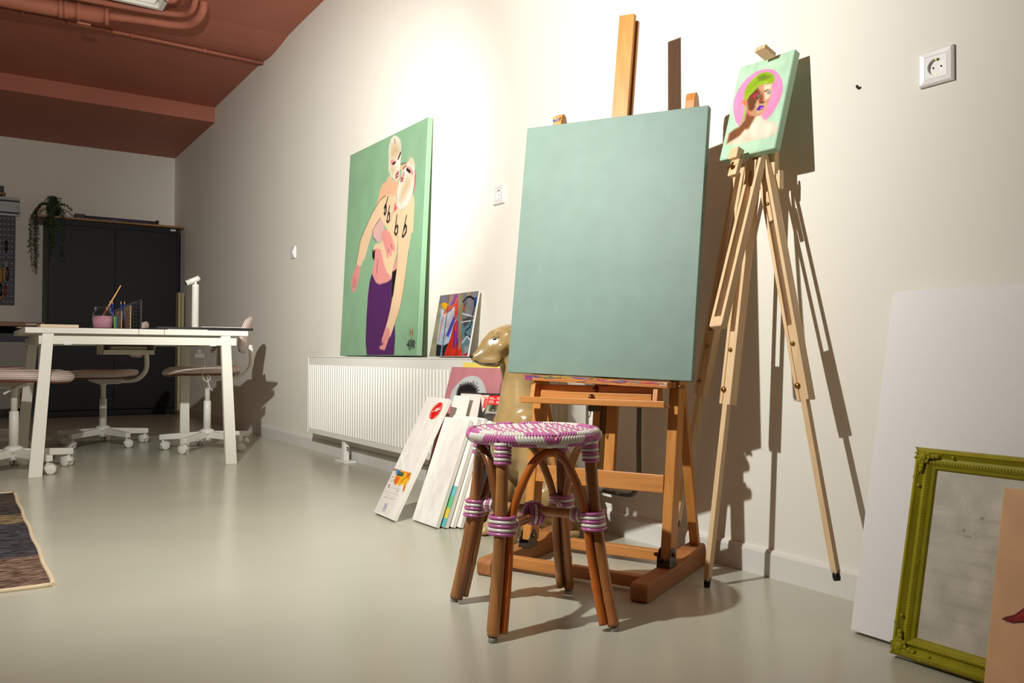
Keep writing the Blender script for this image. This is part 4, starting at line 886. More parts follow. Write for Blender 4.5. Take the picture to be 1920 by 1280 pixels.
for x, hh_ in ((-0.12, 0.0), (0.10, 0.0)):
    b = MB(); z = [(-0.055, 0.098), (0.075, 0.165)]
    b.bar((x, -0.055, 0.0), (x, -0.055, 0.098), 0.003, 0.003, (1, 0, 0)); b.bar((x, 0.075, 0.0), (x, 0.075, 0.165), 0.003, 0.003, (1, 0, 0)); b.bar((x, -0.055, 0.098), (x, 0.075, 0.165), 0.003, 0.003, (1, 0, 0)); b.bar((x, -0.055, 0.002), (x, 0.075, 0.002), 0.003, 0.003)
    for i in range(1, 10):
        y = -0.055+i*0.013; b.bar((x, y, 0), (x, y, 0.098+i*0.0067), 0.0012, 0.0012, (1, 0, 0))
    for i in range(1, 8): b.bar((x, -0.055+max(0, (i*0.02-0.098))*1.94, i*0.02), (x, 0.075, i*0.02), 0.0012, 0.0012)
    b.build('mesh_side', mesh, t)
MB().box(-0.12, 0.10, -0.055, 0.075, 0, 0.003).build('tray_floor', mesh, t); MB().box(-0.12, 0.10, 0.068, 0.074, 0.0, 0.155).build('back_plate', mesh, t)
for y, hh_ in ((-0.027, 0.102), (0.018, 0.13)): MB().box(-0.11, 0.09, y, y+0.006, 0.003, hh_).build('card_divider', crd, t)
t = empty('marker_box', 'small red, lime and teal striped box between the jar and the organizer', 'box', (4.52, -1.226, 0.7605))
for i, c in enumerate(((186, 40, 60), (146, 186, 40), (20, 110, 140))): MB().box(-0.03, 0.03, 0.003+0.011*i-0.016, 0.003+0.011*(i+1)-0.016, 0, 0.066).build('stripe_panel', mat('stripe_%d' % i, c, 0.4), t)
MB().box(-0.031, 0.031, -0.0135, 0.0205, 0.066, 0.074).build('lid', mat('lid_green', (40, 74, 62), 0.4), t)
pb = mat('pencil_blue', (24, 56, 150), 0.3); pw = mat('pencil_wood', (214, 160, 120), 0.7)
for i, (y, dy, lb) in enumerate(((-1.218, -0.016, 'blue pencil in the organizer, nearest the brush'), (-1.210, -0.012, 'blue pencil with bright glint, second from the brush'), (-1.174, -0.004, 'blue pencil upright, third from the brush'), (-1.170, 0.010, 'blue pencil farthest from the brush, tilted right'))):
    t = empty('pencil', lb, 'pencil', (4.470, y, 0.762), group='blue pencils in the desk organizer')
    MB().tube([(0, 0, 0), (0, dy, 0.142)], 0.0037, 6).build('shaft', pb, t); MB().tube([(0, dy, 0.142), (0, dy*1.1, 0.158)], [0.0037, 0.001], 6).build('tip', pw, t)
port = mat('portfolio_black', (34, 33, 38), 0.5)
tag(MB().box(4.16, 4.72, -1.03, -0.505, 0.7605, 0.7745).build('portfolio', port, None, 0.002), 'large flat black portfolio on the right end of the desk', 'portfolio')
for x0, x1, y0, y1, z, lb in ((4.50, 4.735, -0.80, -0.575, 0.775, 'white paper sheet on top of the black portfolio'), (4.56, 4.745, -0.98, -0.77, 0.7575, 'white paper tucked under the front of the portfolio')):
    tag(MB().box(x0, x1, y0, y1, z, z+0.0025).build('paper_sheet', papm), lb, 'paper')
t = empty('desk_lamp', 'white tube-shaped desk lamp with tilting head', 'lamp', (4.02, -0.675, 0.757))
MB().lathe([(0.0, 0), (0.021, 0.0), (0.021, 0.310), (0.0195, 0.314), (0, 0.314)], n=24).build('lamp_tube', chw, t)
b = MB()
for i in range(40): b.lathe([(0.0213, 0.02+i*0.007), (0.0216, 0.0225+i*0.007), (0.0213, 0.025+i*0.007)], n=24)
b.build('ribbed_grip', chw, t); MB().lathe([(0.009, 0.312), (0.009, 0.335)], n=12).build('neck', chw, t)
MB().tube([(0.0, 0.022, 0.358), (0.0, 0.0, 0.346), (0.0, -0.058, 0.318)], 0.0175, 18).build('lamp_head', chw, t)
MB().tube([(0.0, -0.0575, 0.3182), (0.0, -0.060, 0.317)], 0.0155, 18).build('lens', dark, t)

t = empty('power_adapter', 'small white power adapter dangling on its cord under the right end of the desk', 'adapter', (4.2, -0.69, 0.60))
MB().box(-0.012, 0.012, -0.028, 0.028, 0.0, 0.026).build('adapter_block', plast, t, 0.004); MB().box(-0.008, 0.008, -0.012, 0.012, 0.026, 0.052).build('plug', plast, t, 0.003)
MB().tube(crom([(0, 0.0, 0.05), (0, 0.01, 0.085), (0.0, 0.02, 0.10), (0.0, -0.04, 0.128)], 6), 0.0018, 6).build('cord', plast, t)
MB().tube(crom([(0, 0.028, 0.01), (0, 0.035, -0.06), (0, 0.02, -0.11), (0.0, 0.045, -0.15), (0.0, 0.07, -0.13), (0, 0.055, -0.11), (0.0, 0.06, -0.17), (0, 0.085, -0.21)], 6), 0.0018, 6).build('cord', plast, t)

# ------------------------------------------------------------------ patchwork rug
m = bpy.data.materials.new('patchwork_pile'); m.use_nodes = True; N = m.node_tree.nodes; L = m.node_tree.links; bs = N['Principled BSDF']; bs.inputs['Roughness'].default_value = 0.95; bs.inputs['Specular IOR Level'].default_value = 0.1
tc = N.new('ShaderNodeTexCoord'); sp = N.new('ShaderNodeSeparateXYZ'); L.new(tc.outputs['Object'], sp.inputs[0])
rp = N.new('ShaderNodeValToRGB'); rp.color_ramp.interpolation = 'CONSTANT'
dv = N.new('ShaderNodeMapRange'); dv.inputs[1].default_value = 5.28; dv.inputs[2].default_value = 7.04; L.new(sp.outputs['X'], dv.inputs[0]); L.new(dv.outputs[0], rp.inputs[0])
cols = [(0.0, (88, 78, 72)), (0.22, (72, 66, 62)), (0.33, (140, 122, 94)), (0.445, (74, 72, 76)), (0.77, (128, 104, 90))]
rp.color_ramp.elements.remove(rp.color_ramp.elements[1])
rp.color_ramp.elements[0].color = (*lin(cols[0][1]), 1)
for p_, c_ in cols[1:]: e = rp.color_ramp.elements.new(p_); e.color = (*lin(c_), 1)
mp = N.new('ShaderNodeMapping'); mp.inputs['Scale'].default_value = (90, 16, 30); L.new(tc.outputs['Object'], mp.inputs['Vector'])
nz = N.new('ShaderNodeTexNoise'); nz.inputs['Scale'].default_value = 1.6; nz.inputs['Detail'].default_value = 8; nz.inputs['Roughness'].default_value = 0.7; L.new(mp.outputs[0], nz.inputs['Vector'])
r2 = N.new('ShaderNodeValToRGB'); r2.color_ramp.elements[0].position = 0.42; r2.color_ramp.elements[1].position = 0.58; r2.color_ramp.elements[0].color = (0.16, 0.13, 0.11, 1); r2.color_ramp.elements[1].color = (1.45, 1.45, 1.45, 1); L.new(nz.outputs['Fac'], r2.inputs[0])
mx = N.new('ShaderNodeMix'); mx.data_type = 'RGBA'; mx.blend_type = 'MULTIPLY'; mx.inputs[0].default_value = 1.0; L.new(rp.outputs[0], mx.inputs[6]); L.new(r2.outputs[0], mx.inputs[7]); L.new(mx.outputs[2], bs.inputs['Base Color'])
t = empty('rug', 'patchwork rug in brown and charcoal with cream bound edge', 'rug', (0, 0, 0))
b = MB().hexa([(5.285, -3.2, 0), (7.026, -3.2, 0), (7.026, -1.712, 0), (5.285, -1.724, 0), (5.285, -3.2, 0.006), (7.026, -3.2, 0.006), (7.026, -1.712, 0.006), (5.285, -1.724, 0.006)]); b.build('pile', m, t)
cr = mat('cream_binding', (226, 204, 172), 0.9, bump=0.4, bscale=400)
b = MB(); n = 40
P1 = [(5.28+1.752*i/n, -1.724+0.002*math.sin(i*0.7)+0.012*(i/n), 0.004) for i in range(n+1)]; b.tube(P1, 0.0065, 8)
b.tube([(7.03+0.002*math.sin(i*1.3), -1.714-1.486*i/n, 0.004) for i in range(n+1)], 0.0065, 8); b.tube([(5.285, -1.73, 0.004), (5.285, -3.2, 0.004)], 0.0065, 8)
b.build('binding', cr, t)

# ------------------------------------------------------------------ canvases and pictures
prim = mat('primed_canvas', (240, 236, 228), 0.6, bump=0.12, bscale=500); wrap = mat('clear_wrap', (240, 238, 234), 0.18, spec=0.6, coat=0.3)
def canvas(name, label, cat, loc, rot, tilt, roll, w, h, th, m, art=None, group=None, sides=None, bev=0.002):
    """art: (nx, ny, background, items, part name)"""
    M = lean(rot, tilt, roll)
    if art is None and sides is None:
        o = MB().box(0, w, 0, th, 0, h).build(name, m, None, bev); mm = M.to_4x4(); mm.translation = Vector(loc); o.matrix_world = mm
        return tag(o, label, cat, group)
    t = empty(name, label, cat, loc, M, group)
    MB().box(0, w, 0, th, 0, h).build('stretched_canvas', m, t, bev)
    if art: picture(art[4], t, art[0], art[1], w-2*bev, h-2*bev, art[2], art[3], x0=bev, z0=bev, seed=len(label), **(art[5] if len(art) > 5 else {}))
    return t
gcan = mat('painted_green_canvas', (138, 176, 142), 0.6, bump=0.1, bscale=400)
canvas('figure_painting', 'tall green painting of two masked figures standing on the radiator', 'painting', (5.055, -0.104, 0.617), R_(0.85), R_(2.8), R_(0.25), 0.942, 1.174, 0.028, gcan, (200, 260, (138, 176, 140), ART_FIGURES, 'painted_figures', {'gain': 0.93}))
canvas('rope_photograph', 'colourful photo print of orange and violet ropes leaning on the radiator', 'picture', (6.140, -0.099, 0.617), R_(3.0), R_(11.8), R_(0.5), 0.325, 0.297, 0.008, prim, (190, 180, (140, 140, 146), ART_ROPES, 'printed_photo', {'gain': 0.9, 'sharp': 0.5, 'noise': 0.10}), bev=0.001)
# leaning stack by the radiator
G_ = 'blank canvases leaning in the floor stack'
lc_ = canvas('labelled_canvas', 'narrow white canvas with round red seal and colourful paper label, front of the stack', 'canvas', (6.575, -0.572, 0.008), R_(-2.6), R_(27.4), R_(0.3), 0.189, 0.504, 0.019, prim,
       (150, 400, (238, 233, 224), [('p', '0.01 0.63,0.72 0.63,0.74 0.99,0.01 0.99', (226, 220, 214), 0.01), ('l', '0.02 0.50,0.62 0.66', (250, 248, 244), 0.05), ('l', '0.30 0.43,0.80 0.60', (250, 248, 244), 0.02)]+ART_LABEL+ART_SEAL[:-3], 'printed_label'))
FACE = Matrix(((1, 0, 0, 0), (0, 0, -1, 0), (0, 1, 0, 0), (0, 0, 0, 1)))
text('lettering', 'OBC', 0.019, papm, lc_, Matrix.Translation((0.142, -0.0012, 0.504*0.902)) @ FACE @ Matrix.Rotation(0.27, 4, 'Z'))
cy = [(6.775, -0.506, 20.5, 0.0), (6.795, -0.479, 20.0, 0.0), (6.806, -0.4545, 19.5, 0.0), (6.826, -0.434, 19.3, 0)]
lb = ['white wrapped canvas directly behind the labelled one, with shiny film stripes', 'white canvas second behind the film-wrapped one, teal and yellow paper on its edge', 'plain white canvas third in the small stack, right edge showing', 'plain white canvas at the back of the small stack next to the black-edged board']
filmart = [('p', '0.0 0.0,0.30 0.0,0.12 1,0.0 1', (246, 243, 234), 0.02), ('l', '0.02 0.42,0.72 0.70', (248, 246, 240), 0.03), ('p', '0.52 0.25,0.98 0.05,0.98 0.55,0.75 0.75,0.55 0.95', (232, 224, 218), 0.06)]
for i, (x, y, tl, rl) in enumerate(cy):
    hgt = (0.407, 0.412, 0.410, 0.400)[i]
    if i == 0:
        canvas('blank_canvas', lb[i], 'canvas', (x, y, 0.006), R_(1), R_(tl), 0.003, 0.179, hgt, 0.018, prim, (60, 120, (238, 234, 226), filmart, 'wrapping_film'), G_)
    elif i == 1:
        t = canvas('blank_canvas', lb[i], 'canvas', (x, y, 0.006), R_(1), R_(tl), 0.003, 0.179, hgt, 0.018, prim, None, G_, sides=1)
        strip_ = [('p', '0 0,1 0,1 0.25,0 0.22', (110, 190, 200), 0.05), ('p', '0 0.25,1 0.25,1 0.55,0 0.55', (110, 190, 130), 0.1), ('p', '0 0.55,1 0.55,1 0.80,0 0.80', (224, 196, 70), 0.1), ('p', '0 0.8,1 0.8,1 1,0 1', (90, 180, 186), 0.02)]
        picture('edge_label', t, 12, 60, 0.030, 0.15, (110, 190, 190), strip_, x0=0.150, z0=0.002, y=-0.0006)
    else:
        canvas('blank_canvas', lb[i], 'canvas', (x, y, 0.006), R_(1), R_(tl), 0.003, 0.179, hgt, 0.016, prim, None, G_)
canvas('white_board', 'broad white board behind the narrow labelled canvas, shadowed patch on it', 'canvas', (6.716, -0.424, 0.004), R_(4.4), R_(17.0), R_(0.5), 0.108, 0.482, 0.006, prim)
charc = mat('charcoal_wrap', (40, 40, 44), 0.25, spec=0.6)
bc_ = canvas('boxed_canvas', 'shrink-wrapped canvas with red-topped printed wrapper and black edge in the stack', 'canvas', (6.714, -0.412, 0.009), R_(4.4), R_(19.5), R_(0.7), 0.318, 0.497, 0.02, charc,
       (160, 240, (50, 48, 46), [('p', '0 0.01,0.44 0.01,0.52 0.30,0 0.45', (232, 222, 212), 0.005)]+ART_POSTER+[('p', '0.0 0.93,0.3 0.93,0.3 0.965,0.0 0.965', (170, 40, 36), 0.01)], 'printed_wrapper'))
text('lettering', 'BURNAUX', 0.0125, papm, bc_, Matrix.Translation((0.755*0.318, -0.0012, 0.497*0.846)) @ FACE)
text('lettering', 'The', 0.008, papm, bc_, Matrix.Translation((0.762*0.318, -0.0012, 0.497*0.866)) @ FACE)
mau = mat('painted_mauve', (178, 116, 120), 0.5, bump=0.08, bscale=400)
canvas('portrait_canvas', 'mauve canvas with grey oval and dark tousled hair rising from the stack', 'painting', (6.545, -0.360, 0.01), R_(4), R_(15.8), 0, 0.366, 0.588, 0.032, mau, (170, 260, (190, 124, 130), ART_PINK, 'painted_portrait'))
canvas('yellow_canvas', 'bright yellow canvas showing just above the mauve portrait', 'canvas', (6.565, -0.307, 0.006), R_(3.5), R_(14.5), 0, 0.385, 0.608, 0.012, mat('painted_yellow', (232, 214, 100), 0.6))
canvas('teal_canvas', 'turquoise canvas at the very back of the leaning stack', 'canvas', (6.60, -0.274, 0.006), R_(3.0), R_(13.2), 0, 0.385, 0.616, 0.010, mat('painted_teal', (96, 186, 174), 0.6))

# ------------------------------------------------------------------ dog statue
stat = mat('dog_glaze', (166, 138, 90), 0.3, spec=0.5, var=0.3, vscale=7, bump=0.05, bscale=30, coat=0.12)
dg = Vector((-0.25, -0.968, 0)); ang = math.atan2(dg.y, dg.x)
t = empty('dog_statue', 'glossy tan ceramic statue of a sitting hound facing left behind the big easel', 'statue', (7.225, -0.391, 0)); t.rotation_euler = (0, 0, ang)
bm = bmesh.new()
def blob(p, r, sx=1, sy=1, sz=1):
    bmesh.ops.create_icosphere(bm, subdivisions=2, radius=r, matrix=Matrix.Translation(p) @ Matrix.Diagonal((sx, sy, sz, 1)))
def cap(p0, r0, p1, r1, sy=1.0):
    p0 = Vector(p0); p1 = Vector(p1); n = max(2, int((p1-p0).length/(0.35*min(r0, r1)))+1)
    for i in range(n+1):
        k = i/n; blob(p0.lerp(p1, k), r0+(r1-r0)*k, 1, sy, 1)
for f_, z_, r_, sy in ((0.104, 0.6185, 0.014, 1.0), (0.095, 0.619, 0.020, 0.92), (0.084, 0.620, 0.0265, 0.84), (0.070, 0.623, 0.0345, 0.76), (0.056, 0.629, 0.0415, 0.74), (0.042, 0.638, 0.050, 0.76), (0.028, 0.650, 0.0565, 0.82), (0.010, 0.661, 0.061, 0.88), (-0.012, 0.669, 0.063, 0.94), (-0.035, 0.672, 0.063, 0.94)):
    blob(Vector((f_, 0, z_)), r_, 1, sy, 1)
for s in (-1, 1):
    cap((0.075, s*0.012, 0.606), 0.017, (0.035, s*0.026, 0.606), 0.022)       # flews
    blob(Vector((0.036, s*0.031, 0.697)), 0.013); blob(Vector((0.02, s*0.042, 0.655)), 0.022)      # brow and cheek
    cap((-0.012, s*0.046, 0.712), 0.016, (-0.035, s*0.060, 0.690), 0.024); cap((-0.035, s*0.063, 0.690), 0.026, (-0.032, s*0.070, 0.640), 0.027, 0.5); cap((-0.032, s*0.070, 0.64), 0.026, (-0.045, s*0.066, 0.600), 0.014, 0.6)  # ear
cap((-0.035, 0, 0.645), 0.058, (-0.065, 0, 0.54), 0.066, 0.95); cap((-0.065, 0, 0.54), 0.066, (-0.075, 0, 0.44), 0.092); cap((-0.075, 0, 0.44), 0.092, (-0.07, 0, 0.335), 0.115)
cap((-0.07, 0, 0.335), 0.112, (-0.15, 0, 0.25), 0.108); cap((-0.15, 0, 0.25), 0.108, (-0.215, 0, 0.135), 0.105); cap((-0.215, 0, 0.12), 0.105, (-0.20, 0, 0.10), 0.095)
cap((-0.045, 0, 0.40), 0.075, (-0.015, 0, 0.31), 0.060)                      # breastbone
for s in (-1, 1):
    cap((-0.065, s*0.062, 0.40), 0.055, (-0.075, s*0.082, 0.27), 0.050); cap((-0.075, s*0.082, 0.27), 0.044, (-0.055, s*0.086, 0.19), 0.034)
    cap((-0.055, s*0.086, 0.19), 0.033, (-0.012, s*0.088, 0.085), 0.026); cap((-0.012, s*0.088, 0.085), 0.026, (0.004, s*0.088, 0.032), 0.030)
    cap((0.004, s*0.088, 0.028), 0.028, (0.036, s*0.088, 0.022), 0.022)
    for q in (-1, 0, 1): cap((0.03, s*0.088+q*0.014, 0.018), 0.014, (0.052-abs(q)*0.006, s*0.088+q*0.016, 0.014), 0.012)
    cap((-0.175, s*0.075, 0.17), 0.078, (-0.12, s*0.082, 0.155), 0.056); cap((-0.12, s*0.082, 0.155), 0.050, (-0.10, s*0.084, 0.11), 0.036)
    cap((-0.10, s*0.084, 0.10), 0.032, (-0.175, s*0.07, 0.045), 0.024); cap((-0.175, s*0.066, 0.032), 0.024, (-0.085, s*0.066, 0.024), 0.020)
cap((-0.27, 0, 0.05), 0.022, (-0.24, 0.07, 0.022), 0.018); cap((-0.24, 0.06, 0.022), 0.018, (-0.20, 0.09, 0.017), 0.013)
me = bpy.data.meshes.new('dog_body'); bm.to_mesh(me); bm.free(); me.materials.append(stat)
o = bpy.data.objects.new('dog_body', me); COL.objects.link(o); o.parent = t
r = o.modifiers.new('remesh', 'REMESH'); r.mode = 'VOXEL'; r.voxel_size = 0.0055; r.use_smooth_shade = True
s_ = o.modifiers.new('smooth', 'SMOOTH'); s_.iterations = 7; s_.factor = 0.5
inkb = mat('dark_glaze', (40, 32, 28), 0.3)
from mathutils.bvhtree import BVHTree
dgr = bpy.context.evaluated_depsgraph_get(); dgr.update()
bvh = BVHTree.FromObject(o, dgr)
def skin(f_, z_, s):
    hit = bvh.ray_cast(Vector((f_, s*0.2, z_)), Vector((0, -s, 0)))
    return hit[0] if hit[0] is not None else Vector((f_, s*0.03, z_))
MB().ell((0.1135, 0, 0.6215), (0.0065, 0.0105, 0.0065), 12, 8).build('nose', inkb, t)
for s in (-1, 1):
    e = skin(0.044, 0.680, s)
    MB().ell(e, (0.0075, 0.003, 0.0042), 12, 8, M=Matrix.Rotation(-s*0.5, 3, 'Z') @ Matrix.Rotation(0.3, 3, 'Y')).build('eye', inkb, t)
    b = MB(); P = crom([skin(f_, z_, s) for f_, z_ in ((0.032, 0.686), (0.040, 0.690), (0.049, 0.688), (0.055, 0.682))], 4); b.tube(P, 0.003, 6); b.build('eyelid', stat, t)
    P = crom([skin(f_, z_, s) for f_, z_ in ((0.106, 0.610), (0.095, 0.603), (0.075, 0.599), (0.05, 0.598), (0.028, 0.605), (0.016, 0.614))], 4); MB().tube(P, [0.0012]+[0.0018]*(len(P)-2)+[0.0012], 6).build('mouth_line', inkb, t)

# ------------------------------------------------------------------ big studio easel
bw_v = wood('beech_upright', (210, 142, 70), 2, 0.70, 0.4); bw_h = wood('beech_cross', (208, 140, 74), 0, 0.70, 0.42); bw_d = wood('beech_runner', (176, 116, 66), 1, 0.66, 0.5)
iron = mat('dark_iron', (92, 88, 80), 0.4, 0.8); old = mat('aged_brass', (120, 92, 52), 0.35, 0.9)
EA = R_(25); TAU = R_(6.1)
t = empty('studio_easel', 'large wooden studio easel holding the plain sage canvas', 'easel', (7.75, -0.38, 0), rotz(EA))
vT = Vector((0, math.sin(TAU), math.cos(TAU))); nT = Vector((0, math.cos(TAU), -math.sin(TAU)))
PB = Vector((0, -0.019, 0.0))      # front face of the uprights at floor level
def ep(s, h, d=0.0): return PB+Vector((s, 0, 0))+vT*h+nT*d
def ebar(name, s0, s1, h0, h1, d0, d1, m, bev=0.002, poly=None):
    b = MB(); b.hexa([ep(s0, h0, d0), ep(s1, h0, d0), ep(s1, h0, d1), ep(s0, h0, d1), ep(s0, h1, d0), ep(s1, h1, d0), ep(s1, h1, d1), ep(s0, h1, d1)])
    return b.build(name, m, t, bev)
for s0, s1 in ((-0.272, -0.243), (0.168, 0.197)):
    hx = 1.405; k = []
    b = MB(); prof = [(0.0, 0.07), (0.0, hx-0.03), (0.006, hx-0.008), (0.018, hx), (0.032, hx-0.006), (0.045, hx-0.03), (0.052, hx-0.07), (0.052, 0.07)]
    shift = 0.027 if s0 < 0 else 0.022
    vs = [ep(s0+shift*max(0, h-0.1)/1.3, h, d) for d, h in prof]+[ep(s1+shift*max(0, h-0.1)/1.3, h, d) for d, h in prof]; n = len(prof)
    b.add(vs, [tuple(reversed(range(n))), tuple(range(n, 2*n))]+[(i, (i+1) % n, n+(i+1) % n, n+i) for i in range(n)])
    b.build('upright', bw_v, t, 0.002)
    b = MB()
    b.hexa([ep(s1+0.002, 0.47, 0.026), ep(s1+0.0064, 0.47, 0.026), ep(s1+0.0064, 0.47, 0.030), ep(s1+0.002, 0.47, 0.030), ep(s1+0.002, 0.60, 0.026), ep(s1+0.0085, 0.60, 0.026), ep(s1+0.0085, 0.60, 0.030), ep(s1+0.002, 0.60, 0.030)]); b.build('slot_shadow', gap, t)
    # runner foot with shaped ends
    sc = (s0+s1)/2+ (0.002 if s0 > 0 else -0.028); b = MB(); z = 0.048
    pr = [(-0.205, 0.006), (-0.205, 0.038), (-0.197, z-0.002), (-0.185, z), (0.08, z), (0.11, z+0.006), (0.14, z+0.016), (0.25, z+0.018), (0.262, z+0.010), (0.268, 0.04), (0.268, 0.006), (0.262, 0.0), (-0.198, 0.0)]
    b.prism(pr, 0, sc-0.024, sc+0.024); b.build('runner', bw_d, t, 0.004)
    b = MB(); q = [(-0.02, z), (0.028, z), (0.028, z+0.035), (0.018, z+0.05), (0.0, z+0.05), (-0.012, z+0.042), (-0.02, z+0.03)]
    b.prism([(y-0.005, zz) for y, zz in q], 0, s1+0.001, s1+0.004); b.prism([(y-0.005, zz) for y, zz in q], 0, s0-0.004, s0-0.001); b.prism([(-0.025, z), (0.03, z), (0.03, z+0.012), (-0.025, z+0.012)], 0, s0-0.004, s1+0.004)
    hp = b.build('hinge_plate', iron, t, 0.001)
    MB().lathe([(0.006, 0), (0.006, 0.006), (0.003, 0.009)], (s1+0.003, 0.0, z+0.034), (1, 0, 0), 12).build('bolt', old, hp)
    MB().ell((s0-0.012, -0.004, z+0.03), (0.010, 0.003, 0.006), 10, 6).build('wing_nut', old, hp)
    # rear strut
    b = MB(); b.bar((sc+0.0, 0.075, 0.66), (sc+(0.004 if s0 > 0 else 0.05), 0.222, 0.062), 0.020, 0.026, (1, 0, 0)); b.build('rear_strut', bw_v, t, 0.002)
ebar('cross_rail', -0.243, 0.168, 0.247, 0.297, 0.004, 0.024, bw_h)
MB().box(-0.275, 0.157, -0.125, -0.098, 0.012, 0.044).build('base_rail', bw_h, t, 0.003); MB().box(-0.275, 0.157, 0.165, 0.192, 0.014, 0.046).build('base_rail', bw_h, t, 0.003)
# mast: two slats with metal between in the lower half, one wide board above
b = MB()
for s0, s1 in ((-0.072, -0.048), (-0.028, 0.004)): b.hexa([ep(s0, 0.245, 0.026), ep(s1, 0.245, 0.026), ep(s1, 0.245, 0.046), ep(s0, 0.245, 0.046), ep(s0+0.005, 0.70, 0.026), ep(s1+0.005, 0.70, 0.026), ep(s1+0.005, 0.70, 0.046), ep(s0+0.005, 0.70, 0.046)])
b.build('mast_slat', bw_v, t, 0.002)
ebar('toothed_strip', -0.048, -0.028, 0.25, 0.62, 0.032, 0.040, old)
b = MB(); b.hexa([ep(-0.066, 0.62, 0.004), ep(-0.012, 0.62, 0.004), ep(-0.012, 0.62, 0.020), ep(-0.066, 0.62, 0.020), ep(-0.035, 1.688, 0.004), ep(0.016, 1.684, 0.004), ep(0.016, 1.684, 0.020), ep(-0.035, 1.688, 0.020)]); b.build('mast_front', bw_v, t, 0.0015)
b = MB(); b.hexa([ep(-0.060, 0.62, 0.022), ep(-0.008, 0.62, 0.022), ep(-0.008, 0.62, 0.036), ep(-0.060, 0.62, 0.036), ep(-0.029, 1.672, 0.022), ep(0.0215, 1.669, 0.022), ep(0.0215, 1.669, 0.036), ep(-0.029, 1.672, 0.036)]); b.build('mast_back', bw_v, t, 0.0015)
# canvas ledge unit: upper shelf with paint stains, slanted cheeks, back board, lower bar
smear = vcol_mat('stained_shelf', 0.5, 0.3)
TZ = 0.566
MB().hexa([(-0.258, -0.028, 0.553), (0.196, -0.028, 0.5385), (0.196, 0.04, 0.5385), (-0.258, 0.04, 0.553), (-0.258, -0.028, 0.569), (0.196, -0.028, 0.5545), (0.196, 0.04, 0.5545), (-0.258, 0.04, 0.569)]).build('upper_shelf', bw_h, t, 0.002)
rs = random.Random(7); pal = ((130, 50, 120), (40, 80, 120), (150, 160, 60), (60, 50, 60), (90, 80, 170), (180, 60, 90), (90, 130, 150), (210, 200, 180))
it = [('p', '0 0,0.06 0,0.06 1,0 1', (136, 56, 110), 0.004)]
for k in range(80):
    u = rs.uniform(0.03, 1); v = abs(rs.gauss(0, 0.35)); l_ = rs.uniform(0.01, 0.08); it.append(('l', '%g %g,%g %g' % (u, v, u+l_, v+rs.uniform(-0.1, 0.1)), pal[min(7, int(u*5+rs.uniform(0, 3)))], rs.uniform(0.002, 0.006)))
pz = picture('paint_smears', t, 320, 12, 0.45, 0.0155, (192, 120, 62), it, y=-0.0286, m=smear, noise=0.15); pz.location = (-0.256, 0, 0.5532); pz.rotation_euler = (0, 0.0319, 0)
MB().box(-0.262, 0.193, -0.048, -0.033, 0.486, 0.504).build('lower_bar', bw_h, t, 0.0015)
MB().box(-0.262, 0.193, -0.033, 0.0, 0.484, 0.492).build('lower_shelf', bw_h, t, 0.0015)
MB().box(-0.225, 0.150, 0.006, 0.016, 0.492, 0.540).build('back_board', bw_h, t, 0.001)
MB().box(-0.205, 0.146, -0.022, 0.004, 0.492, 0.520).build('front_lip', bw_h, t, 0.001)
for s in (-0.236, 0.152):
    b = MB(); b.prism([(-0.034, 0.492), (0.012, 0.492), (0.012, 0.540), (-0.022, 0.540)], 0, s, s+0.014); b.build('cheek', bw_h, t, 0.001)
for z, y in ((0.530, 0.006), (0.508, -0.022)):
    MB().lathe([(0.0085, 0), (0.0085, 0.004), (0.006, 0.007), (0.006, 0.011), (0.003, 0.014)], (-0.035, y, z), (0, -1, 0), 14).build('knob', old, t)
b = MB(); n = 20; b.tube([(-0.044+0.0*i, -0.022+0.010*math.cos(2*math.pi*i/n), 0.466+0.016*math.sin(2*math.pi*i/n)) for i in range(n+1)], 0.0016, 6, cap=False); b.build('pull_ring', steel, t)
MB().box(-0.046, -0.020, -0.024, 0.004, 0.466, 0.484).build('latch', iron, t, 0.002)
MB().tube([(0.205, 0.02, 0.542), (0.222, 0.02, 0.542)], 0.004, 8).build('screw', old, t); MB().ell((0.222, 0.02, 0.542), (0.004, 0.012, 0.005), 10, 6).build('wing_nut', old, t)
for s, c in ((-0.246, (60, 70, 130)), ): picture('paint_smudge', t, 20, 14, 0.024, 0.016, (206, 140, 70), [('l', '0 0.9,0.9 0.7', c, 0.18), ('l', '0 0.6,0.4 0.75', c, 0.2), ('l', '0.5 0.2,0.9 0.5', c, 0.10)], y=0.1255, x0=s, z0=1.368, m=smear)
sage = mat('painted_sage', (118, 140, 129), 0.5, spec=0.35, var=0.05, vscale=14, bump=0.12, bscale=350)
canvas('sage_canvas', 'plain sage green canvas standing on the big studio easel', 'canvas', (7.446, -0.522, 0.574), 0.445, 0.107, -0.027, 0.588, 0.779, 0.026, sage)

# ------------------------------------------------------------------ rattan stool
def rattan(name, col):
    m = wood(name, col, 2, 0.36, 0.26, 0.4, 0.5); return m
ra, rb, rc, rd = rattan('rattan_brown', (192, 124, 70)), rattan('rattan_orange', (206, 110, 40)), rattan('rattan_tan', (198, 136, 82)), rattan('rattan_dark', (150, 92, 50))
rpk = mat('weave_pink', (196, 108, 164), 0.22, spec=0.5); rwh = mat('weave_white', (226, 220, 210), 0.25, spec=0.5)
SO = Vector((7.936, -0.767, 0.0)); SA = R_(26.5)
t = empty('rattan_stool', 'rattan stool with pink and white woven seat in front of the big easel', 'stool', SO, rotz(SA))
MI = Matrix.Rotation(-SA, 3, 'Z')
feet = [MI @ (Vector(p)-SO) for p in ((8.131, -0.677, 0), (7.821, -0.570, 0), (7.738, -0.873, 0), (8.042, -0.950, 0))]
tops = [Vector((0.148*math.cos(k*math.pi/2), 0.148*math.sin(k*math.pi/2), 0.425)) for k in range(4)]
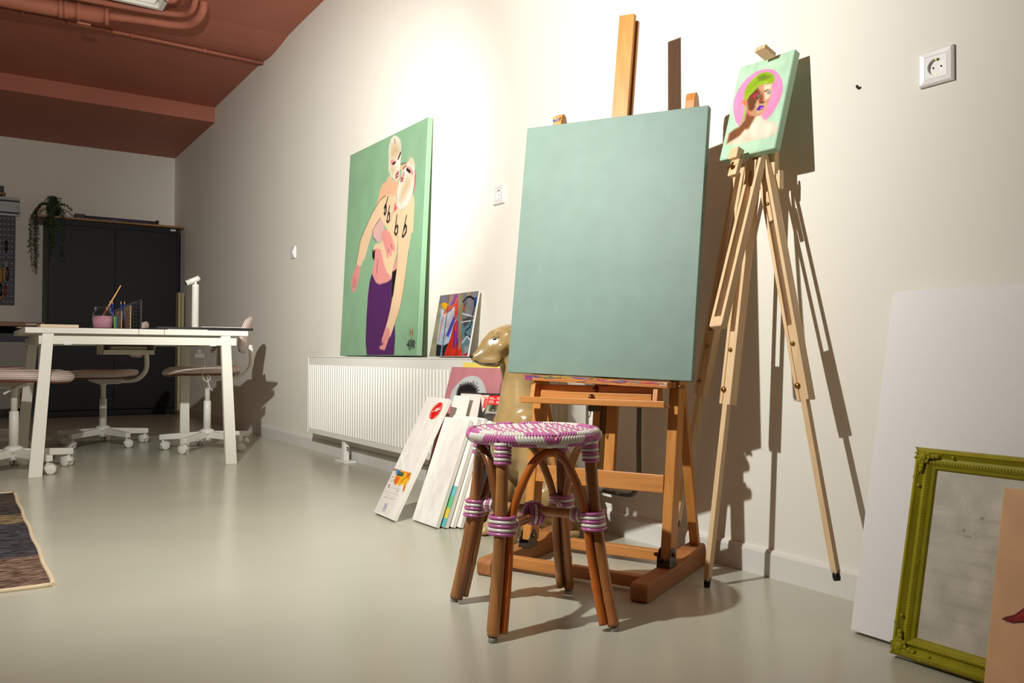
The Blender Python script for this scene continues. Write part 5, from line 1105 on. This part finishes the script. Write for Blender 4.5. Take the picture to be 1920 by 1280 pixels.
def leg_pt(k, z):
    a = z/0.425; p = feet[k].lerp(tops[k], a); p.z = z; bow = 0.010*math.sin(math.pi*a); d = Vector((feet[k].x, feet[k].y, 0)).normalized(); return p+d*bow*-1.0
def joints(pts, r, spots, amp=0.13):
    o = []
    for p in pts: o.append(r*(1+sum(amp*math.exp(-((p.z-s)/0.0035)**2) for s in spots)))
    return o
rsd = random.Random(11)
for k in range(4):
    zs_ = [0.012+0.413*i/60 for i in range(61)]; pts = [leg_pt(k, z) for z in zs_]
    sp_ = [0.07+0.03*k, 0.235-0.02*(k % 2), 0.36]
    MB().tube(pts, joints(pts, 0.0138, sp_), 16).build('leg', (ra, rd, rc, rc)[k], t)
    MB().lathe([(0.009, 0.0), (0.010, 0.002), (0.010, 0.011)], feet[k], (0, 0, 1), 14).build('foot_pad', mat('clear_glide', (150, 146, 140), 0.4), t)
for k in range(4):
    j = (k+1) % 4; mid = (tops[k]+tops[j])/2; pts = []
    def side(a, b, z):
        p = leg_pt(a, z); q = leg_pt(b, z); d = (q-p).normalized(); out = Vector((p.x, p.y, 0)).normalized()
        return p+d*0.0218-out*0.003
    zr = [0.014, 0.08, 0.16, 0.24]
    A_ = [side(k, j, z) for z in zr]; B_ = [side(j, k, z) for z in zr]
    out = Vector((mid.x, mid.y, 0)).normalized(); top = mid+out*0.028; top.z = 0.407
    up_ = lambda a, f, zz: (lambda p: Vector((p.x, p.y, zz)))(a.lerp(top, f))
    P = crom(A_+[up_(A_[3], 0.16, 0.305), up_(A_[3], 0.50, 0.374), up_(A_[3], 0.80, 0.402), top, up_(B_[3], 0.80, 0.402), up_(B_[3], 0.50, 0.374), up_(B_[3], 0.16, 0.305)]+B_[::-1], 8)
    MB().tube(P, joints(P, 0.0097, [0.10, 0.262, 0.33], 0.12), 14).build('arch', (ra, rc, rd, rb)[k], t)
zc = 0.246
for a, c in ((0, 2), (1, 3)):
    p, q = leg_pt(a, zc), leg_pt(c, zc); dz = 0.0085 if a == 0 else -0.0085
    p = p.lerp(q, 0.05); q = q.lerp(p, 0.05); p.z += dz; q.z += dz
    MB().tube([p.lerp(q, i/20) for i in range(21)], 0.0115, 14).build('stretcher', rc if a == 0 else ra, t)
def wraps(centers, axis_pts, rad, name, flat=None):
    pass
for k in range(4):
    d = Vector((feet[k].x, feet[k].y, 0)).normalized(); tgt = Vector((-d.y, d.x, 0))
    b = MB()                                             # five bands round leg and side rods
    for i in range(5):
        z = zc-0.018+i*0.0088; c = leg_pt(k, z); n = 28; P = []
        for q in range(n+1):
            a = 2*math.pi*q/n; e = 2/2.6
            P.append(c-d*0.008+tgt*0.0285*math.copysign(abs(math.cos(a))**e, math.cos(a))+d*0.0232*math.copysign(abs(math.sin(a))**e, math.sin(a)))
        b.tube(P, 0.0043, 8, mi=i % 2, cap=False)
    b.build('binding', [rpk, rwh], t)
    b = MB()                                             # rings on the stretcher end
    for i in range(4):
        c = leg_pt(k, zc).lerp(leg_pt((k+2) % 4, zc), 0.10+0.024*i); c.z = zc+(0.0085 if k % 2 == 0 else -0.0085); n = 16
        b.tube([c+tgt*0.0138*math.cos(2*math.pi*q/n)+Vector((0, 0, 0.0138*math.sin(2*math.pi*q/n))) for q in range(n+1)], 0.0040, 8, mi=i % 2, cap=False)
    b.build('binding', [rpk, rwh], t)
    b = MB()                                             # bands at the head of the leg
    for i in range(6):
        z = 0.384+i*0.0083; c = leg_pt(k, z); n = 18
        b.tube([c+tgt*0.0168*math.cos(2*math.pi*q/n)+d*0.0168*math.sin(2*math.pi*q/n) for q in range(n+1)], 0.0043, 8, mi=(i % 2), cap=False)
    b.build('binding', [rpk, rwh], t)
b = MB(); cen = Vector((0, 0, zc))
for sgn in (-1, 1):
    for i in range(3):
        u = Vector((1, sgn, 0)).normalized(); off = Vector((u.y, -u.x, 0))*(i-1)*0.011; n = 24
        b.tube([cen+off+u*0.026*math.cos(2*math.pi*q/n)+Vector((0, 0, 0.024*math.sin(2*math.pi*q/n))) for q in range(n+1)], 0.0046, 8, mi=i % 2, cap=False)
b.build('center_binding', [rpk, rwh], t)
# woven seat
RS = 0.152; ZT = 0.450
b = MB(); b.lathe([(0.0, 0.422), (RS-0.01, 0.422), (RS+0.003, 0.430), (RS+0.003, 0.440), (RS-0.008, ZT-0.004), (0, ZT-0.004)], n=48, mi=2)
ws = 0.0088; Lc = 4
ni = int(RS/ws)+1
ca, sa = math.cos(R_(45)), math.sin(R_(45))
for i in range(-ni, ni+1):
    for j in range(-ni-4, ni+5, Lc):
        jj = j+(i % Lc)
        x = i*ws; y0 = jj*ws; y1 = (jj+Lc-0.35)*ws
        rr = math.sqrt(max(0, (RS-0.006)**2-x*x))
        y0, y1 = max(y0, -rr), min(y1, rr)
        if y1-y0 < 0.006: continue
        yc = (y0+y1)/2; X_, Y_ = x*ca-yc*sa, x*sa+yc*ca
        colr = int(math.floor((abs(X_)+abs(Y_))/0.0155)) % 2
        vs = []; n = 6
        for q in range(n+1):
            yy = y0+(y1-y0)*q/n; zz = ZT-0.004+0.0042*math.sin(math.pi*q/n)
            for o_, h_ in ((-0.46, 0.0), (-0.25, 0.0016), (0.25, 0.0016), (0.46, 0.0)):
                px_ = x+o_*ws; vs.append((px_*ca-yy*sa, px_*sa+yy*ca, zz+h_))
        b.add(vs, [(q*4+e, q*4+e+1, q*4+e+5, q*4+e+4) for q in range(n) for e in range(3)], colr, True)
nst = 140
for i in range(nst):
    a0 = 2*math.pi*i/nst; qd = i % 35; up_ = 1 if qd < 17.5 else -1; m_ = abs(qd-17)          # chevrons mirrored in every quarter
    for tier, (t0, t1) in enumerate(((0.60, 0.16), (0.22, -0.22), (-0.16, -0.62))):
        P = []
        for q in range(6):
            f = q/5; a = a0+up_*0.075*(f-0.5+tier-1); th = math.pi*(t0+(t1-t0)*f)
            r_ = RS-0.003+0.0125*math.cos(th); z = 0.4375+0.0135*math.sin(th)
            P.append((r_*math.cos(a), r_*math.sin(a), z))
        colr = 0 if ((m_+tier*5) % 17) < 8 else 1
        b.tube(P, [0.0026, 0.0041, 0.0044, 0.0044, 0.0041, 0.0026], 8, mi=colr)
b.build('woven_seat', [rpk, rwh, rd], t, recalc=False)

# ------------------------------------------------------------------ small tripod easel with portrait
pine = wood('pine', (234, 202, 160), 2, 0.86, 0.5, 0.9, 0.3); 
mint = mat('painted_mint', (172, 208, 178), 0.55, bump=0.08, bscale=400)
canvas('portrait_painting', 'small mint painting of a green-haired woman on the tripod easel', 'painting', (7.966, -0.150, 1.179), 0.042, R_(17.5), -0.004, 0.186, 0.297, 0.024, mint, (200, 320, (190, 228, 196), ART_PORTRAIT, 'painted_portrait', {'gain': 0.94, 'sharp': 0.7, 'noise': 0.06}), bev=0.003)
t = empty('tripod_easel', 'slender pine tripod easel carrying the small mint portrait by the wall', 'easel', (8.06, -0.1, 0))
o = Vector((8.06, -0.1, 0))
def loc(p): return Vector(p)-o
def tleg(foot, head, zk, bottom_h, facing, wtop=0.036):
    """upper slotted half, sliding lower half, rubber tip"""
    f = loc(foot); h = loc(head); ax = (h-f).normalized(); L_ = (h-f).length; fc = Vector(facing); fc = (fc-fc.dot(ax)*ax).normalized(); sd = ax.cross(fc)
    kb = f+ax*(bottom_h/ax.z) if bottom_h else f
    mid_len = (h-kb).length
    legb = MB()
    for s in (-1, 1): legb.bar(kb+sd*s*0.0132-fc*0.004, h+sd*s*0.0132-fc*0.004, 0.010, 0.029, fc)
    legb.bar(h-ax*0.028-fc*0.004, h-fc*0.004, 0.0165, 0.028, fc)
    lg = legb.build('leg', pine, t, 0.0012)
    low = MB(); low.bar(f+ax*0.018, kb+ax*0.20, 0.016, 0.017, fc); o1 = low.build('sliding_rod', pine, lg, 0.001)
    o1.parent = lg
    MB().tube([f, f+ax*0.008, f+ax*0.026], [0.008, 0.0095, 0.0085], 12).build('rubber_tip', blackp, lg)
    for s_, r_ in ((0.15, 0.006), (0.04, 0.008)):
        MB().lathe([(r_, 0), (r_, 0.002), (r_*0.5, 0.005)], kb+ax*s_+fc*0.010+sd*(0.0 if s_ > 0.1 else -0.008*1), fc, 12).build('brass_screw', brass, lg)
    return f, h, ax, fc, sd, kb, lg
cf = (0.03, -1.0, 0)
l2 = tleg((8.345, -0.155, 0.085), (8.070, -0.093, 1.175), 0, 0.43, cf)
l1 = tleg((7.998, -0.233, 0.0), (8.058, -0.115, 1.165), 0, 0.495, cf)
l3 = tleg((7.700, -0.050, 0.09), (7.995, -0.085, 1.175), 0, 0.42, (0.03, -1.0, 0))
# toggle block in the top slot of the right leg
f, h, ax, fc, sd, kb, lg = l2
b = MB(); b.bar(h-ax*0.19, h-ax*0.105, 0.0125, 0.022, fc); o_ = b.build('slot_block', pine, lg, 0.002)
MB().lathe([(0.005, 0), (0.005, 0.002), (0.002, 0.004)], h-ax*0.14+fc*0.011, fc, 12).build('brass_screw', brass, lg)
# slotted mast leaning with the painting, end block, clamps, wing nut
m0 = loc((8.090, -0.302, 0.708)); m1 = loc((8.055, -0.028, 1.400)); ax = (m1-m0).normalized(); fc = Vector((0.0, -0.94, -0.33)); fc = (fc-fc.dot(ax)*ax).normalized(); sd = ax.cross(fc)
b = MB()
for s in (-1, 1): b.bar(m0+sd*s*0.0165-fc*0.012, m1+sd*s*0.0165-fc*0.012, 0.010, 0.022, fc)
b.build('mast_rail', pine, t, 0.001)
MB().bar(m0-ax*0.004+fc*-0.012, m0+ax*0.026+fc*-0.012, 0.042, 0.024, fc).build('mast_end_block', pine, t, 0.004)
lc = loc((8.052, -0.172, 1.155))
b = MB(); b.bar(lc-ax*0.045+fc*0.004, lc+ax*0.020+fc*0.004, 0.030, 0.014, fc); b.bar(lc+ax*0.002+fc*0.010, lc+ax*0.034+fc*0.012, 0.030, 0.026, fc)
lk = b.build('canvas_ledge', pine, t, 0.002)
b = MB(); pc = lc-ax*0.022+fc*0.011; b.lathe([(0.007, 0), (0.007, 0.0015), (0.003, 0.002), (0.003, 0.012)], pc, fc, 12)
for s in (-1, 1): b.bar(pc+fc*0.008, pc+fc*0.012+(sd*0.7+ax*0.7)*s*0.012, 0.002, 0.006, fc)
b.build('wing_nut', old, lk)
tcq = loc((8.080, -0.080, 1.460)); b = MB(); b.bar(tcq-ax*0.006+fc*0.012, tcq+ax*0.006+fc*0.012, 0.036, 0.046, fc)
for s in (-0.006, 0.006): pass
b.build('top_clamp', pine, t, 0.001)
b = MB()
for s in (-0.006, 0.006): b.bar(tcq-ax*0.0062+fc*0.0353+sd*s, tcq+ax*0.0062+fc*0.0353+sd*s, 0.001, 0.0005, fc)
b.build('clamp_groove', mat('pine_shadow', (120, 86, 60), 0.8), t)
MB().box(-0.03, 0.045, 0.015, 0.036, 1.12, 1.19).build('hinge_block', pine, t, 0.003)
b = MB(); b.box(0.040, 0.056, 0.022, 0.040, 1.085, 1.125); b.box(0.040, 0.046, 0.022, 0.040, 1.125, 1.135); b.box(0.050, 0.056, 0.022, 0.040, 1.125, 1.135); b.build('notched_block', pine, t, 0.001)

# ------------------------------------------------------------------ leaning pieces at the right edge
canvas('large_white_canvas', 'large blank white canvas leaning on the wall at the right edge', 'canvas', (8.437, -0.240, 0.008), 0.0, R_(12.6), 0, 1.1, 0.795, 0.03, mat('primed_white', (242, 240, 240), 0.65, bump=0.25, bscale=260))
olive = mat('olive_frame_paint', (158, 150, 30), 0.5, spec=0.28, var=0.12, vscale=25, bump=0.1, bscale=120)
FL, FT = Vector((8.571, -0.300, 0.008)), R_(13.6)
t = empty('ornate_frame', 'olive green ornate picture frame leaning on the large white canvas', 'picture frame', FL, lean(0, FT))
FW, FH = 0.345, 0.437
def moulding(name, L_, place):
    b = MB(); pr = [(0.0, 0.022), (0.0, 0.002), (0.004, -0.006), (0.010, -0.009), (0.014, -0.004), (0.020, 0.002), (0.026, 0.001), (0.028, -0.003), (0.031, -0.004), (0.034, -0.001), (0.037, 0.003), (0.042, 0.006), (0.045, 0.012), (0.045, 0.022)]
    n = len(pr); vs = []
    for e in (0, 1):
        for a, y in pr:
            u = a if e == 0 else L_-a
            vs.append(place(u, a, y))
    b.add(vs, [tuple(range(n)), tuple(reversed(range(n, 2*n)))]+[(i, (i+1) % n, n+(i+1) % n, n+i) for i in range(n)])
    k = int((L_-0.07)/0.006)
    for i in range(k):
        u = 0.035+(i+0.5)*(L_-0.07)/k; b.ell(place(u, 0.0295, -0.0035), (0.0022, 0.0022, 0.0022), 6, 4)
    return b.build(name, olive, t)
moulding('moulding', FH, lambda u, a, y: (a, y, u)); moulding('moulding', FW, lambda u, a, y: (u, y, FH-a)); moulding('moulding', FH, lambda u, a, y: (FW-a, y, u)); moulding('moulding', FW, lambda u, a, y: (u, y, a))
for cx, cz, sx, sz in ((0, 0, 1, 1), (FW, 0, -1, 1), (0, FH, 1, -1), (FW, FH, -1, -1)):
    b = MB(); c = Vector((cx+sx*0.021, -0.008, cz+sz*0.021))
    b.ell(c, (0.009, 0.006, 0.009), 14, 8)
    for i in range(8):
        a = i*math.pi/4; b.ell(c+Vector((0.0105*math.cos(a), 0.002, 0.0105*math.sin(a))), (0.0052, 0.004, 0.0052), 8, 6)
    for i in range(7):
        f = i/6
        for ax_ in (0, 1):
            u = 0.032+0.050*f; v_ = 0.012+0.006*math.sin(f*7); p = (u, v_) if ax_ == 0 else (v_, u)
            b.ell(Vector((cx+sx*p[0], -0.004, cz+sz*p[1])), (0.0065*(1-0.4*f), 0.005*(1-0.4*f), 0.0065*(1-0.4*f)), 8, 6)
    for i in range(6):
        a = R_(190+i*14+2)*1.0; b.bar(Vector((cx+sx*0.012, -0.006, cz+sz*0.012)), Vector((cx+sx*(0.002+0.004*(i % 2)), -0.006, cz+sz*(0.002+0.006*i))), 0.003, 0.006, (0, 1, 0)) if i < 5 else None
    b.build('corner_ornament', olive, t)
picture('backing_paper', t, 90, 110, FW-0.084, FH-0.084, (202, 197, 180), [('p', '0.45 0,0.62 0,0.42 1,0.25 1', (208, 203, 186), 0.06), ('l', '0.36 0.27,0.40 0.25', (110, 104, 96), 0.02), ('l', '0.27 0.33,0.29 0.36,0.33 0.36', (130, 122, 112), 0.012), ('l', '0.36 0.34,0.37 0.36', (126, 118, 108), 0.012)]+[('l', '0 %g,1 %g' % (0.28+0.08*i, 0.24+0.085*i), (198, 193, 175), 0.03) for i in range(8)], y=0.012, x0=0.042, z0=0.042, m=vcol_mat('backing', 0.35, 0.5), noise=0.06)
peach = mat('painted_peach', (238, 190, 146), 0.55, bump=0.1, bscale=400)
t = canvas('peach_canvas', 'peach canvas with a painted red pepper leaning in front of the olive frame', 'painting', (8.780, -0.345, 0.004), R_(0), R_(12.5), 0, 0.30, 0.385, 0.018, peach,
       (150, 190, (238, 190, 146), [('p', '0.07 0.625,0.13 0.60,0.20 0.54,0.30 0.50,0.45 0.47,0.55 0.52,0.45 0.58,0.30 0.60,0.18 0.625,0.09 0.64', (176, 50, 34), 0.004), ('l', '0.07 0.630,0.13 0.635,0.20 0.615,0.32 0.60,0.5 0.55', (52, 24, 44), 0.010), ('l', '0.08 0.622,0.14 0.598,0.22 0.53,0.34 0.485', (70, 28, 40), 0.008), ('l', '0.10 0.628,0.2 0.595', (140, 40, 40), 0.016)], 'painted_pepper'))
